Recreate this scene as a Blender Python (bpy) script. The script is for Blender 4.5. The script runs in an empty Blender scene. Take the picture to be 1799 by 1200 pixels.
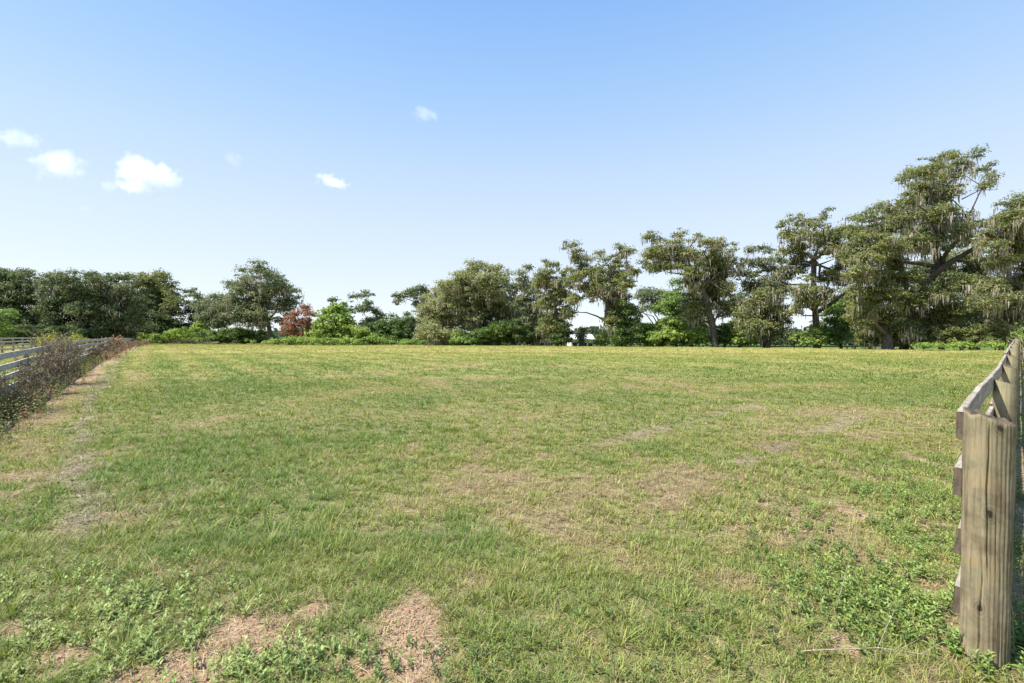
import bpy, math, random
import numpy as np
from math import radians as RAD
random.seed(7); rng = np.random.default_rng(7)
sc = bpy.context.scene
C = sc.collection

# ---------------------------------------------------------------- camera, sky, sun, exposure
F = 850.0                       # focal length in photo pixels (17 mm on full frame), photo 1799 px wide
CAM_H = 1.7
cd = bpy.data.cameras.new('camera'); cam = bpy.data.objects.new('camera', cd); C.objects.link(cam)
cam.location = (0, 0, CAM_H); cam.rotation_euler = (RAD(90), 0, 0)
cd.sensor_width = 36; cd.lens = 17.0; cd.clip_start = 0.05; cd.clip_end = 9000
sc.camera = cam
SUN_EL, SUN_AZ = 57.0, -106.0     # azimuth measured from the view direction (+Y), negative = to the left
w = bpy.data.worlds.new('World'); sc.world = w; w.use_nodes = True
nt = w.node_tree; bg = nt.nodes['Background']; sky = nt.nodes.new('ShaderNodeTexSky')
sky.sky_type = 'NISHITA'; sky.sun_disc = False
sky.sun_elevation = RAD(SUN_EL); sky.sun_rotation = RAD(SUN_AZ)
sky.air_density = 1.0; sky.dust_density = 0.6; sky.ozone_density = 3.0; sky.altitude = 0
# the sky texture blended with a paler hazy-blue elevation ramp, both in the world
tcw = nt.nodes.new('ShaderNodeTexCoord'); sx = nt.nodes.new('ShaderNodeSeparateXYZ'); rp_ = nt.nodes.new('ShaderNodeValToRGB'); mxw = nt.nodes.new('ShaderNodeMix'); mxw.data_type = 'RGBA'
nt.links.new(tcw.outputs['Generated'], sx.inputs[0]); nt.links.new(sx.outputs['Z'], rp_.inputs[0])
WS = 0.14
stops = [(0, (.43, .45, .475)), (.117, (.395, .425, .475)), (.229, (.345, .40, .475)), (.333, (.285, .365, .478)), (.426, (.215, .325, .476)), (.576, (.135, .252, .470)), (1, (.06, .15, .40))]
er = rp_.color_ramp.elements
for i_, (p_, c_) in enumerate(stops):
    e_ = er[0] if i_ == 0 else er[1] if i_ == 1 else er.new(p_)
    e_.position = p_; e_.color = (*c_, 1)
vsc = nt.nodes.new('ShaderNodeVectorMath'); vsc.operation = 'SCALE'; vsc.inputs['Scale'].default_value = 1/WS; nt.links.new(rp_.outputs[0], vsc.inputs[0])
mxw.inputs['Factor'].default_value = .84
nt.links.new(sky.outputs[0], mxw.inputs['A']); nt.links.new(vsc.outputs[0], mxw.inputs['B']); nt.links.new(mxw.outputs['Result'], bg.inputs[0]); bg.inputs[1].default_value = WS
sd = bpy.data.lights.new('sun', 'SUN'); sun = bpy.data.objects.new('sun', sd); C.objects.link(sun)
sd.energy = 4.5; sd.angle = RAD(0.6); sd.color = (1.0, 0.95, 0.86)
se, sa = RAD(SUN_EL), RAD(SUN_AZ)
from mathutils import Vector, Matrix, Euler
sdir = Vector((math.sin(sa)*math.cos(se), math.cos(sa)*math.cos(se), math.sin(se)))
sun.rotation_euler = sdir.to_track_quat('Z', 'Y').to_euler(); sun.location = sdir*60
sc.view_settings.view_transform = 'Standard'; sc.view_settings.look = 'None'
sc.view_settings.exposure = 1.05; sc.view_settings.gamma = 1.0
sc.render.engine = 'CYCLES'
try:
    sc.cycles.volume_bounces = 4; sc.cycles.max_bounces = 8; sc.cycles.transparent_max_bounces = 8
except Exception: pass

# ---------------------------------------------------------------- noise and terrain
def _hash(ix, iy, s):
    n = (ix.astype(np.int64)*374761393 + iy.astype(np.int64)*668265263 + s*1274126177) & 0x7fffffff
    n = ((n ^ (n >> 13))*1103515245) & 0x7fffffff
    n = ((n ^ (n >> 16))*12345679) & 0x7fffffff
    return (n & 0xffff)/65535.0
def vnoise(x, y, s=0):
    ix = np.floor(x); iy = np.floor(y); fx = x-ix; fy = y-iy
    fx = fx*fx*(3-2*fx); fy = fy*fy*(3-2*fy)
    a = _hash(ix, iy, s); b = _hash(ix+1, iy, s); c = _hash(ix, iy+1, s); d = _hash(ix+1, iy+1, s)
    return (a*(1-fx)+b*fx)*(1-fy) + (c*(1-fx)+d*fx)*fy
def fbm(x, y, sc_, s=0, octv=4):
    t = 0; a = 0.5; n = 0
    for k in range(octv):
        t = t + a*vnoise(x/sc_*2**k+31.7*k, y/sc_*2**k-17.3*k, s+k); n += a; a *= 0.55
    return t/n
def sst(a, b, x):
    t = np.clip((x-a)/(b-a), 0, 1); return t*t*(3-2*t)
EDGE_A = [-2.0, -.75, -.3, 0.0, .47, 1.05, 2.0]
EDGE_D = [125., 125., 95., 80., 58., 46., 36.]
def edge_d(a): return np.interp(a, EDGE_A, EDGE_D)
def gz(x, y):
    x = np.asarray(x, float); y = np.asarray(y, float)
    z = 1.15*(1-np.exp(-np.maximum(y-7, 0)/35.0))
    yy = np.maximum(y, 5.0); a = x/yy
    drop = sst(-.32, -.05, a)*sst(0, 1, (yy-edge_d(a)-0.5)/9.0)
    z = z - 1.15*drop
    fade = sst(1.5, 6, np.hypot(x, y))*(1-sst(60, 90, y))
    z = z + fade*((fbm(x, y, 2.2, 5, 3)-.5)*0.06 + (fbm(x, y, 11, 9, 2)-.5)*0.16*sst(5, 14, y))
    return z
def gz1(x, y): return float(gz(np.array([x]), np.array([y]))[0])
def at(px, D): return (px-899.5)/F*D        # photo column -> X at distance D
def g2w(px, py):                            # photo pixel on flat near ground -> world
    D = CAM_H*F/(py-600.0); return at(px, D), D

# ---------------------------------------------------------------- materials
def mat(name): 
    m = bpy.data.materials.new(name); m.use_nodes = True; return m, m.node_tree.nodes, m.node_tree.links
def N(ns, t, **kw):
    n = ns.new(t)
    for k, v in kw.items(): setattr(n, k, v)
    return n
def leafmat(name, rough=.6, transl=.38, spec=.3):
    m, ns, ln = mat(name); b = ns['Principled BSDF']; out = ns['Material Output']
    a = N(ns, 'ShaderNodeVertexColor', layer_name='Col')
    b.inputs['Roughness'].default_value = rough; b.inputs['Specular IOR Level'].default_value = spec
    t = N(ns, 'ShaderNodeBsdfTranslucent'); mx = N(ns, 'ShaderNodeMixShader'); mx.inputs[0].default_value = transl
    ln.new(a.outputs[0], b.inputs['Base Color']); 
    hs = N(ns, 'ShaderNodeHueSaturation'); hs.inputs['Saturation'].default_value = 1.15; hs.inputs['Value'].default_value = 1.25
    ln.new(a.outputs[0], hs.inputs['Color']); ln.new(hs.outputs[0], t.inputs['Color'])
    ln.new(b.outputs[0], mx.inputs[1]); ln.new(t.outputs[0], mx.inputs[2]); ln.new(mx.outputs[0], out.inputs['Surface'])
    return m
M_leaf = leafmat('foliage'); M_grass = leafmat('grass', .55, .28, .35); M_moss = leafmat('spanish_moss', .9, .35, .1)
M_straw = leafmat('straw', .7, .15, .2); M_weed = leafmat('weed_leaf', .5, .3, .35)

def barkmat(name, c1, c2, scale=3):
    m, ns, ln = mat(name); b = ns['Principled BSDF']
    tc = N(ns, 'ShaderNodeTexCoord'); mp = N(ns, 'ShaderNodeMapping'); mp.inputs['Scale'].default_value = (scale*2, scale*2, scale*.5)
    no = N(ns, 'ShaderNodeTexNoise'); no.inputs['Scale'].default_value = 2; no.inputs['Detail'].default_value = 6
    cr = N(ns, 'ShaderNodeValToRGB'); cr.color_ramp.elements[0].color = (*c1, 1); cr.color_ramp.elements[1].color = (*c2, 1)
    cr.color_ramp.elements[0].position = .35; cr.color_ramp.elements[1].position = .65
    ln.new(tc.outputs['Object'], mp.inputs[0]); ln.new(mp.outputs[0], no.inputs[0]); ln.new(no.outputs[0], cr.inputs[0]); ln.new(cr.outputs[0], b.inputs['Base Color'])
    bp = N(ns, 'ShaderNodeBump'); bp.inputs['Strength'].default_value = .6; bp.inputs['Distance'].default_value = .05
    ln.new(no.outputs[0], bp.inputs['Height']); ln.new(bp.outputs[0], b.inputs['Normal']); b.inputs['Roughness'].default_value = .9
    return m
M_bark = barkmat('oak_bark', (.05, .04, .03), (.15, .125, .10))
M_twig = barkmat('dead_twig', (.16, .125, .075), (.34, .27, .18), 12)
M_pale = barkmat('pale_twig', (.28, .22, .15), (.42, .36, .27), 12)

def woodmat(name, c_lo, c_hi, green, knots=(), gr=1.0):
    m, ns, ln = mat(name); b = ns['Principled BSDF']; b.inputs['Roughness'].default_value = .85; b.inputs['Specular IOR Level'].default_value = .2
    tc = N(ns, 'ShaderNodeTexCoord'); src = tc.outputs['Object']
    kn = None
    warp = N(ns, 'ShaderNodeTexNoise'); warp.inputs['Scale'].default_value = 28; warp.inputs['Detail'].default_value = 3; ln.new(src, warp.inputs[0])
    wsc = N(ns, 'ShaderNodeVectorMath', operation='SCALE'); wsc.inputs['Scale'].default_value = .022; ln.new(warp.outputs['Color'], wsc.inputs[0])
    wad = N(ns, 'ShaderNodeVectorMath', operation='ADD'); ln.new(src, wad.inputs[0]); ln.new(wsc.outputs[0], wad.inputs[1])
    for kp in knots:
        vm = N(ns, 'ShaderNodeVectorMath', operation='SUBTRACT'); vm.inputs[1].default_value = (kp[0]+.011, kp[1]+.011, kp[2]+.011); ln.new(wad.outputs[0], vm.inputs[0])
        vs = N(ns, 'ShaderNodeVectorMath', operation='MULTIPLY'); vs.inputs[1].default_value = (1, 1, .62); ln.new(vm.outputs[0], vs.inputs[0])
        le = N(ns, 'ShaderNodeVectorMath', operation='LENGTH'); ln.new(vs.outputs[0], le.inputs[0])
        if kn is None: kn = le.outputs['Value']
        else:
            mi = N(ns, 'ShaderNodeMath', operation='MINIMUM'); ln.new(kn, mi.inputs[0]); ln.new(le.outputs['Value'], mi.inputs[1]); kn = mi.outputs[0]
    mp = N(ns, 'ShaderNodeMapping'); mp.inputs['Scale'].default_value = (24*gr, 24*gr, 2.2*gr); ln.new(src, mp.inputs[0])
    g = N(ns, 'ShaderNodeTexNoise'); g.inputs['Scale'].default_value = 1.0; g.inputs['Detail'].default_value = 8; g.inputs['Roughness'].default_value = .65; g.inputs['Distortion'].default_value = .6
    ln.new(mp.outputs[0], g.inputs[0])
    cr = N(ns, 'ShaderNodeValToRGB'); e = cr.color_ramp.elements
    e[0].position = .30; e[0].color = (*c_lo, 1); e[1].position = .68; e[1].color = (*c_hi, 1)
    ln.new(g.outputs[0], cr.inputs[0])
    big = N(ns, 'ShaderNodeTexNoise'); big.inputs['Scale'].default_value = 4.5; big.inputs['Detail'].default_value = 5; ln.new(src, big.inputs[0])
    br = N(ns, 'ShaderNodeValToRGB'); br.color_ramp.elements[0].position = .42; br.color_ramp.elements[0].color = (0, 0, 0, 1); br.color_ramp.elements[1].position = .62
    ln.new(big.outputs[0], br.inputs[0])
    mx = N(ns, 'ShaderNodeMix', data_type='RGBA'); mx.inputs['B'].default_value = (*green, 1)
    mf = N(ns, 'ShaderNodeMath', operation='MULTIPLY'); mf.inputs[1].default_value = .55; ln.new(br.outputs[0], mf.inputs[0])
    ln.new(mf.outputs[0], mx.inputs['Factor']); ln.new(cr.outputs[0], mx.inputs['A']); col = mx.outputs['Result']
    # fine dark streaks and stains
    mp2 = N(ns, 'ShaderNodeMapping'); mp2.inputs['Scale'].default_value = (85*gr, 85*gr, 3*gr); mp2.inputs['Location'].default_value = (3, 7, 1); ln.new(src, mp2.inputs[0])
    s = N(ns, 'ShaderNodeTexNoise'); s.inputs['Scale'].default_value = 1; s.inputs['Detail'].default_value = 3; ln.new(mp2.outputs[0], s.inputs[0])
    sr = N(ns, 'ShaderNodeValToRGB'); sr.color_ramp.elements[0].position = .30; sr.color_ramp.elements[0].color = (.3, .28, .26, 1); sr.color_ramp.elements[1].position = .42; sr.color_ramp.elements[1].color = (1, 1, 1, 1)
    ln.new(s.outputs[0], sr.inputs[0])
    mu = N(ns, 'ShaderNodeMix', data_type='RGBA', blend_type='MULTIPLY'); mu.inputs['Factor'].default_value = .5
    ln.new(col, mu.inputs['A']); ln.new(sr.outputs[0], mu.inputs['B']); col = mu.outputs['Result']
    hgt = g.outputs[0]
    st_ = N(ns, 'ShaderNodeMapping'); st_.inputs['Scale'].default_value = (5*gr, 5*gr, 6*gr); st_.inputs['Location'].default_value = (1.3, 4, 2); ln.new(src, st_.inputs[0])
    sn_ = N(ns, 'ShaderNodeTexNoise'); sn_.inputs['Scale'].default_value = 1; sn_.inputs['Detail'].default_value = 6; sn_.inputs['Roughness'].default_value = .7; ln.new(st_.outputs[0], sn_.inputs[0])
    sc_ = N(ns, 'ShaderNodeValToRGB'); e2 = sc_.color_ramp.elements; e2[0].position = .36; e2[0].color = (.55, .50, .45, 1); e2[1].position = .52; e2[1].color = (1, 1, 1, 1); e3 = e2.new(.68); e3.color = (1.25, 1.02, .78, 1)
    ln.new(sn_.outputs[0], sc_.inputs[0]); mm = N(ns, 'ShaderNodeMix', data_type='RGBA', blend_type='MULTIPLY'); mm.inputs['Factor'].default_value = .75; ln.new(col, mm.inputs['A']); ln.new(sc_.outputs[0], mm.inputs['B']); col = mm.outputs['Result']
    if kn is not None:
        wv = N(ns, 'ShaderNodeMath', operation='MULTIPLY'); wv.inputs[1].default_value = 520; ln.new(kn, wv.inputs[0])
        sn = N(ns, 'ShaderNodeMath', operation='SINE'); ln.new(wv.outputs[0], sn.inputs[0])
        s2 = N(ns, 'ShaderNodeMapRange'); s2.inputs['From Min'].default_value = -1; s2.inputs['From Max'].default_value = 1; s2.inputs['To Min'].default_value = .6; s2.inputs['To Max'].default_value = 1.0; ln.new(sn.outputs[0], s2.inputs[0])
        mr = N(ns, 'ShaderNodeMapRange'); mr.inputs['From Min'].default_value = .018; mr.inputs['From Max'].default_value = .042; mr.inputs['To Min'].default_value = 1; mr.inputs['To Max'].default_value = 0; ln.new(kn, mr.inputs[0])
        core = N(ns, 'ShaderNodeMapRange'); core.inputs['From Min'].default_value = .007; core.inputs['From Max'].default_value = .020; core.inputs['To Min'].default_value = .18; core.inputs['To Max'].default_value = 1; ln.new(kn, core.inputs[0])
        pm = N(ns, 'ShaderNodeMath', operation='MULTIPLY'); ln.new(s2.outputs[0], pm.inputs[0]); ln.new(core.outputs[0], pm.inputs[1])
        m3 = N(ns, 'ShaderNodeMix', data_type='RGBA', blend_type='MULTIPLY'); ln.new(mr.outputs[0], m3.inputs['Factor']); ln.new(col, m3.inputs['A']); ln.new(pm.outputs[0], m3.inputs['B']); col = m3.outputs['Result']
    ln.new(col, b.inputs['Base Color'])
    bp = N(ns, 'ShaderNodeBump'); bp.inputs['Strength'].default_value = .45; bp.inputs['Distance'].default_value = .004
    ln.new(hgt, bp.inputs['Height']); ln.new(bp.outputs[0], b.inputs['Normal'])
    return m
M_post = woodmat('weathered_post', (.14, .11, .07), (.32, .27, .18), (.20, .21, .11))
M_rail = woodmat('weathered_rail', (.20, .175, .15), (.44, .40, .35), (.30, .28, .19))
M_railL = woodmat('silver_rail', (.34, .325, .30), (.60, .575, .53), (.32, .30, .24))

def plainmat(name, col, rough=.6, metal=0, nscale=6, amt=.25):
    m, ns, ln = mat(name); b = ns['Principled BSDF']; b.inputs['Roughness'].default_value = rough; b.inputs['Metallic'].default_value = metal
    no = N(ns, 'ShaderNodeTexNoise'); no.inputs['Scale'].default_value = nscale; no.inputs['Detail'].default_value = 5
    tc = N(ns, 'ShaderNodeTexCoord'); ln.new(tc.outputs['Object'], no.inputs[0])
    cr = N(ns, 'ShaderNodeValToRGB'); cr.color_ramp.elements[0].position = .3; cr.color_ramp.elements[1].position = .7
    cr.color_ramp.elements[0].color = (*[c*(1-amt) for c in col], 1); cr.color_ramp.elements[1].color = (*[min(1, c*(1+amt)) for c in col], 1)
    ln.new(no.outputs[0], cr.inputs[0]); ln.new(cr.outputs[0], b.inputs['Base Color'])
    return m

# ---------------------------------------------------------------- mesh helpers
def link(name, me, m, parent=None, loc=(0, 0, 0)):
    o = bpy.data.objects.new(name, me); C.objects.link(o)
    if m is not None and len(me.materials) == 0:
        me.materials.append(m)
        if me.name.startswith(('post', 'rail')): me.materials.append(M_end)
    if parent is not None: o.parent = parent
    o.location = loc
    return o
def mesh_np(name, V, Q=None, T=None, col=None, smooth=False):
    me = bpy.data.meshes.new(name); V = np.asarray(V, np.float32)
    nq = 0 if Q is None else len(Q); ntr = 0 if T is None else len(T)
    me.vertices.add(len(V)); me.vertices.foreach_set('co', V.ravel())
    li = []; 
    if nq: li.append(np.asarray(Q, np.int32).ravel())
    if ntr: li.append(np.asarray(T, np.int32).ravel())
    li = np.concatenate(li); me.loops.add(len(li)); me.loops.foreach_set('vertex_index', li)
    ls = np.concatenate([np.arange(nq)*4, nq*4+np.arange(ntr)*3]).astype(np.int32)
    me.polygons.add(nq+ntr); me.polygons.foreach_set('loop_start', ls)
    if smooth: me.polygons.foreach_set('use_smooth', np.ones(nq+ntr, bool))
    me.update(calc_edges=True)
    if col is not None:
        ca = me.color_attributes.new('Col', 'FLOAT_COLOR', 'POINT')
        c4 = np.ones((len(V), 4), np.float32); c4[:, :3] = col; ca.data.foreach_set('color', c4.ravel())
    return me
def tag(o, label=None, cat=None, group=None, kind=None):
    if label: o['label'] = label
    if cat: o['category'] = cat
    if group: o['group'] = group
    if kind: o['kind'] = kind
    return o
def empty(name, loc):
    o = bpy.data.objects.new(name, None); C.objects.link(o); o.location = loc; o.empty_display_size = .3; return o
class MB:
    def __init__(s): s.v = []; s.f = []
    def tube(s, pts, rad, n=6, cap=True):
        pts = [Vector(p) for p in pts]; b0 = len(s.v); up = Vector((0.13, .21, 1)).normalized()
        for i, p in enumerate(pts):
            d = (pts[min(i+1, len(pts)-1)]-pts[max(i-1, 0)]).normalized()
            a = d.cross(up if abs(d.dot(up)) < .95 else Vector((1, 0, 0))).normalized(); b = d.cross(a)
            for k in range(n):
                t = 2*math.pi*k/n; s.v.append(tuple(p+(a*math.cos(t)+b*math.sin(t))*rad[i]))
        for i in range(len(pts)-1):
            for k in range(n):
                k2 = (k+1) % n; s.f.append((b0+i*n+k, b0+i*n+k2, b0+(i+1)*n+k2, b0+(i+1)*n+k))
        if cap:
            s.f.append(tuple(b0+k for k in range(n))[::-1]); s.f.append(tuple(b0+(len(pts)-1)*n+k for k in range(n)))
    def box(s, c, sx, sy, sz, R=None):
        b0 = len(s.v); 
        for z in (-1, 1):
            for y in (-1, 1):
                for x in (-1, 1):
                    p = Vector((x*sx/2, y*sy/2, z*sz/2)); p = (R @ p if R else p)+Vector(c); s.v.append(tuple(p))
        for f in ((0, 2, 3, 1), (4, 5, 7, 6), (0, 1, 5, 4), (2, 6, 7, 3), (0, 4, 6, 2), (1, 3, 7, 5)): s.f.append(tuple(b0+i for i in f))
    def build(s, name, m, parent=None, loc=(0, 0, 0), smooth=False):
        me = bpy.data.meshes.new(name); me.from_pydata(s.v, [], s.f); me.update()
        if smooth: me.polygons.foreach_set('use_smooth', [True]*len(me.polygons))
        return link(name, me, m, parent, loc)

# ---------------------------------------------------------------- ground colour zones
def blob(px, py, rx, ry):
    x, y = g2w(px, py); xr = rx/F*y; y1 = CAM_H*F/(py-ry-600.0) if py-ry > 605 else y*1.5
    return x, y, xr, max(abs(y1-y), .12)
BARE = [blob(520, 1140, 300, 70), blob(690, 1110, 130, 60), blob(560, 1075, 60, 25), blob(420, 1100, 90, 25), blob(200, 1100, 60, 20), blob(330, 1180, 60, 20), blob(640, 1170, 120, 25), blob(1510, 905, 45, 26), blob(1660, 820, 30, 30), blob(730, 1140, 90, 35), blob(250, 1190, 120, 25), blob(120, 1150, 60, 30), blob(1590, 1010, 45, 40), blob(40, 1100, 60, 30), blob(1480, 1130, 60, 40),
        blob(1650, 1120, 60, 50)]
STRAW = [blob(500, 1110, 330, 75), blob(1620, 1040, 70, 110), blob(380, 1060, 180, 60), blob(430, 1130, 180, 50), blob(300, 1010, 120, 40), blob(140, 810, 35, 90), blob(840, 690, 90, 14), blob(1350, 770, 50, 8), blob(380, 1150, 260, 40), blob(60, 850, 80, 60), blob(620, 672, 60, 6), blob(240, 905, 130, 25), blob(1500, 745, 60, 8), blob(900, 660, 160, 10)]
BROWN = [blob(1000, 860, 260, 60), blob(1230, 850, 160, 40), blob(800, 870, 120, 30), blob(1350, 960, 120, 60), blob(250, 860, 200, 40), blob(1100, 690, 200, 14)]
LUSH = [blob(420, 790, 220, 60), blob(430, 950, 180, 50), blob(300, 700, 160, 30), blob(1100, 740, 120, 20), blob(600, 690, 120, 12), blob(800, 960, 130, 60), blob(850, 760, 150, 20), blob(1500, 800, 120, 20), blob(900, 1050, 130, 60)]
def blobs(B, x, y):
    t = np.zeros_like(x)
    for bx, by, rx, ry in B:
        t = np.maximum(t, 1.25-np.sqrt(((x-bx)/rx)**2+((y-by)/ry)**2))
    return np.clip(t, 0, 1)
def segd(x, y, p, q):
    px, py = p; dx, dy = q[0]-px, q[1]-py; t = np.clip(((x-px)*dx+(y-py)*dy)/(dx*dx+dy*dy), 0, 1)
    return np.hypot(x-px-t*dx, y-py-t*dy)
def zones(x, y):
    n1 = fbm(x, y, .55, 11, 4); n2 = fbm(x, y, 2.6, 21, 4); n3 = fbm(x, y, 9, 31, 3)
    wn = (fbm(x, y, 1.6, 41, 3)-.5)
    n0 = fbm(x, y, .22, 61, 3)
    bare = .92*sst(.34, .98, blobs(BARE, x, y)+(n1-.5)*1.5+(n0-.5)*.9)
    # strip of dirt along the foot of the left fence, dirt lane right of the right fence
    fl = (x+3.7+.75*y)/1.25
    strip = sst(-.3, .3, fl+wn*1.4)*(1-sst(.9, 1.5, fl+wn*1.6))*sst(9, 14, y)*sst(2, 5, y)
    fr = (x+.17-1.05*y)/1.45
    lane = sst(.02, .25, fr+wn*.25)*sst(2.8, 3.3, y+wn)*(1-sst(3.4, 3.8, fr+wn))*(.8+.2*np.sin(fr*3.3+.6))
    bare = np.maximum(bare, np.maximum(strip*.95, lane*sst(.35, .6, n1+.12)))
    straw = .62*sst(.32, 1.05, blobs(STRAW, x, y)*.75+(n1-.5)*1.3+(n0-.5)*.8+(n2-.45)*.5)
    # windrow of clippings, parallel to the left fence
    q = x+.75*y; c0 = -np.interp(y, [3, 5, 8.5, 14, 29, 60], [.6, .7, 1.25, 1.6, 1.8, 1.8])
    wr = np.exp(-(((q-c0)/1.25+wn*.5)/(.13+.0028*y))**2)*(.5+.3*sst(.35, .6, n1))*sst(3.6, 4.6, y)*(1-sst(60, 110, y))
    tr = np.maximum(np.exp(-((segd(x, y, g2w(1050, 785), g2w(1330, 722))+wn*.12)/.13)**2),
                    np.exp(-((segd(x, y, g2w(1280, 822), g2w(1520, 738))+wn*.12)/.12)**2))*sst(.38, .55, n1)
    verge = sst(c0*0-.1, .5, (-(q-c0)/1.25))*sst(4, 8, y)*(fl > 0)     # drier strip between windrow and fence
    stripes = .5+.5*np.sin(fl*2*np.pi/2.1+wn*2.5)
    lush = blobs(LUSH, x, y); brown = sst(.3, 1.1, blobs(BROWN, x, y)*.8+(n1-.5)*1.3+(n0-.5)*.9)
    a = x/np.maximum(y, 4)
    far = sst(14, 55, y)
    dry = np.clip(.16+1.05*(n2-.36)+.9*(n1-.5)+.5*(n0-.5)+.35*(n3-.5)+.22*far+.42*verge-.20*lush+.42*(stripes-.5)*sst(9, 22, y)*(1-.6*sst(-.2, .4, a)), 0, 1)
    return dict(brown=brown, bare=bare, straw=straw, wr=wr, tr=tr, dry=dry, lush=lush, far=far, n1=n1, n2=n2, n3=n3, strip=strip, lane=lane, verge=verge)
cG = np.array((.148, .222, .044)); cY = np.array((.33, .325, .085)); cS = np.array((.40, .31, .165)); cGrey = np.array((.28, .24, .15)); cR = np.array((.33, .19, .095))
cSoil = np.array((.375, .245, .155)); cThatch = np.array((.19, .16, .085))
def mix(a, b, t): return a*(1-t[:, None])+b*t[:, None]
def grass_col(x, y, Z, r1, r2):
    n = len(x); c = np.tile(cG, (n, 1))
    c = mix(c, cY, np.clip(Z['dry']*1.2+.45*Z['far']+(r1-.5)*.4, 0, 1))
    deadp = np.clip(.20+.70*sst(.30, .95, Z['dry'])*(1-.55*Z['far'])+.6*Z['straw']+.16*Z['brown']+.6*Z['wr']+.8*Z['tr']+.5*Z['bare'], 0, .93)
    dead = (r2 < deadp)
    dc = mix(np.tile(cS, (n, 1)), cGrey, np.clip(Z['wr']*1.3+Z['tr']+.25*(Z['n1'] > .55), 0, 1)); dc = mix(dc, cR, np.clip((r1-.62)*1.3*(1-Z['wr']), 0, .7))
    c[dead] = dc[dead]
    far = Z['far']
    return c, dead

# ---------------------------------------------------------------- ground sheet
def build_ground():
    rr = np.concatenate([[0.35], .5*np.exp(np.arange(0, 268)*.0329)]); na = 760
    th = np.linspace(0, 2*np.pi, na, endpoint=False)
    R, T = np.meshgrid(rr, th, indexing='ij'); x = (R*np.sin(T)).ravel(); y = (R*np.cos(T)).ravel()
    z = gz(x, y); Z = zones(x, y)
    n = len(x); r = np.full(n, .5)
    c = mix(np.tile(cG, (n, 1)), cY, np.clip(Z['dry']*1.15+.6*Z['far'], 0, 1))
    c = mix(c, cS*.8, np.clip(.18+.45*sst(.35, .95, Z['dry'])*(1-.5*Z['far']), 0, 1))
    near = 1-sst(7, 34, y)
    c = mix(c, cThatch, near*.7)
    c = mix(c, cS*.7, Z['straw']*.4); c = mix(c, cGrey, np.clip(Z['wr']*.75+Z['tr']*.7, 0, 1))
    soil = mix(np.tile(cSoil, (n, 1)), np.array((.30, .22, .16)), np.clip(Z['lane'], 0, 1))
    c = mix(c, soil, np.clip(Z['bare'], 0, .95))
    # beyond the field: rough green ground
    a = x/np.maximum(y, 5); be = sst(0, 3, y-edge_d(a)); c = mix(c, np.array((.09, .15, .035)), be)
    V = np.stack([x, y, z], 1); V = np.vstack([V, [[0, 0, 0]]]); c = np.vstack([c, c[:1]])
    i = np.arange(len(rr)-1)[:, None]*na; k = np.arange(na)[None, :]; k2 = (k+1) % na
    Q = np.stack([i+k, i+na+k, i+na+k2, i+k2], -1).reshape(-1, 4)
    T3 = np.stack([np.full(na, len(V)-1), np.arange(na), (np.arange(na)+1) % na], 1)
    me = mesh_np('ground', V, Q, T3, c, smooth=True)
    m, ns, ln = mat('field_ground'); b = ns['Principled BSDF']; b.inputs['Roughness'].default_value = .95; b.inputs['Specular IOR Level'].default_value = .1
    vc = N(ns, 'ShaderNodeVertexColor', layer_name='Col'); tc = N(ns, 'ShaderNodeTexCoord')
    col = vc.outputs[0]; hs = []
    for s_, lo, hi, det in ((55, .55, 1.35, 4), (9, .72, 1.25, 6), (1.1, .82, 1.16, 6)):
        no = N(ns, 'ShaderNodeTexNoise'); no.inputs['Scale'].default_value = s_; no.inputs['Detail'].default_value = det; no.inputs['Roughness'].default_value = .65; ln.new(tc.outputs['Object'], no.inputs[0])
        mr = N(ns, 'ShaderNodeMapRange'); mr.inputs['From Min'].default_value = .3; mr.inputs['From Max'].default_value = .7; mr.inputs['To Min'].default_value = lo; mr.inputs['To Max'].default_value = hi; ln.new(no.outputs[0], mr.inputs[0])
        mu = N(ns, 'ShaderNodeMix', data_type='RGBA', blend_type='MULTIPLY'); mu.inputs['Factor'].default_value = 1; ln.new(col, mu.inputs['A']); ln.new(mr.outputs[0], mu.inputs['B']); col = mu.outputs['Result']; hs.append(no.outputs[0])
    ln.new(col, b.inputs['Base Color'])
    b1 = N(ns, 'ShaderNodeBump'); b1.inputs['Strength'].default_value = .8; b1.inputs['Distance'].default_value = .02; ln.new(hs[0], b1.inputs['Height'])
    b2 = N(ns, 'ShaderNodeBump'); b2.inputs['Strength'].default_value = .7; b2.inputs['Distance'].default_value = .06; ln.new(hs[1], b2.inputs['Height']); ln.new(b1.outputs[0], b2.inputs['Normal'])
    ln.new(b2.outputs[0], b.inputs['Normal'])
    o = link('ground', me, m); tag(o, kind='structure'); return o
build_ground()

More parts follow.
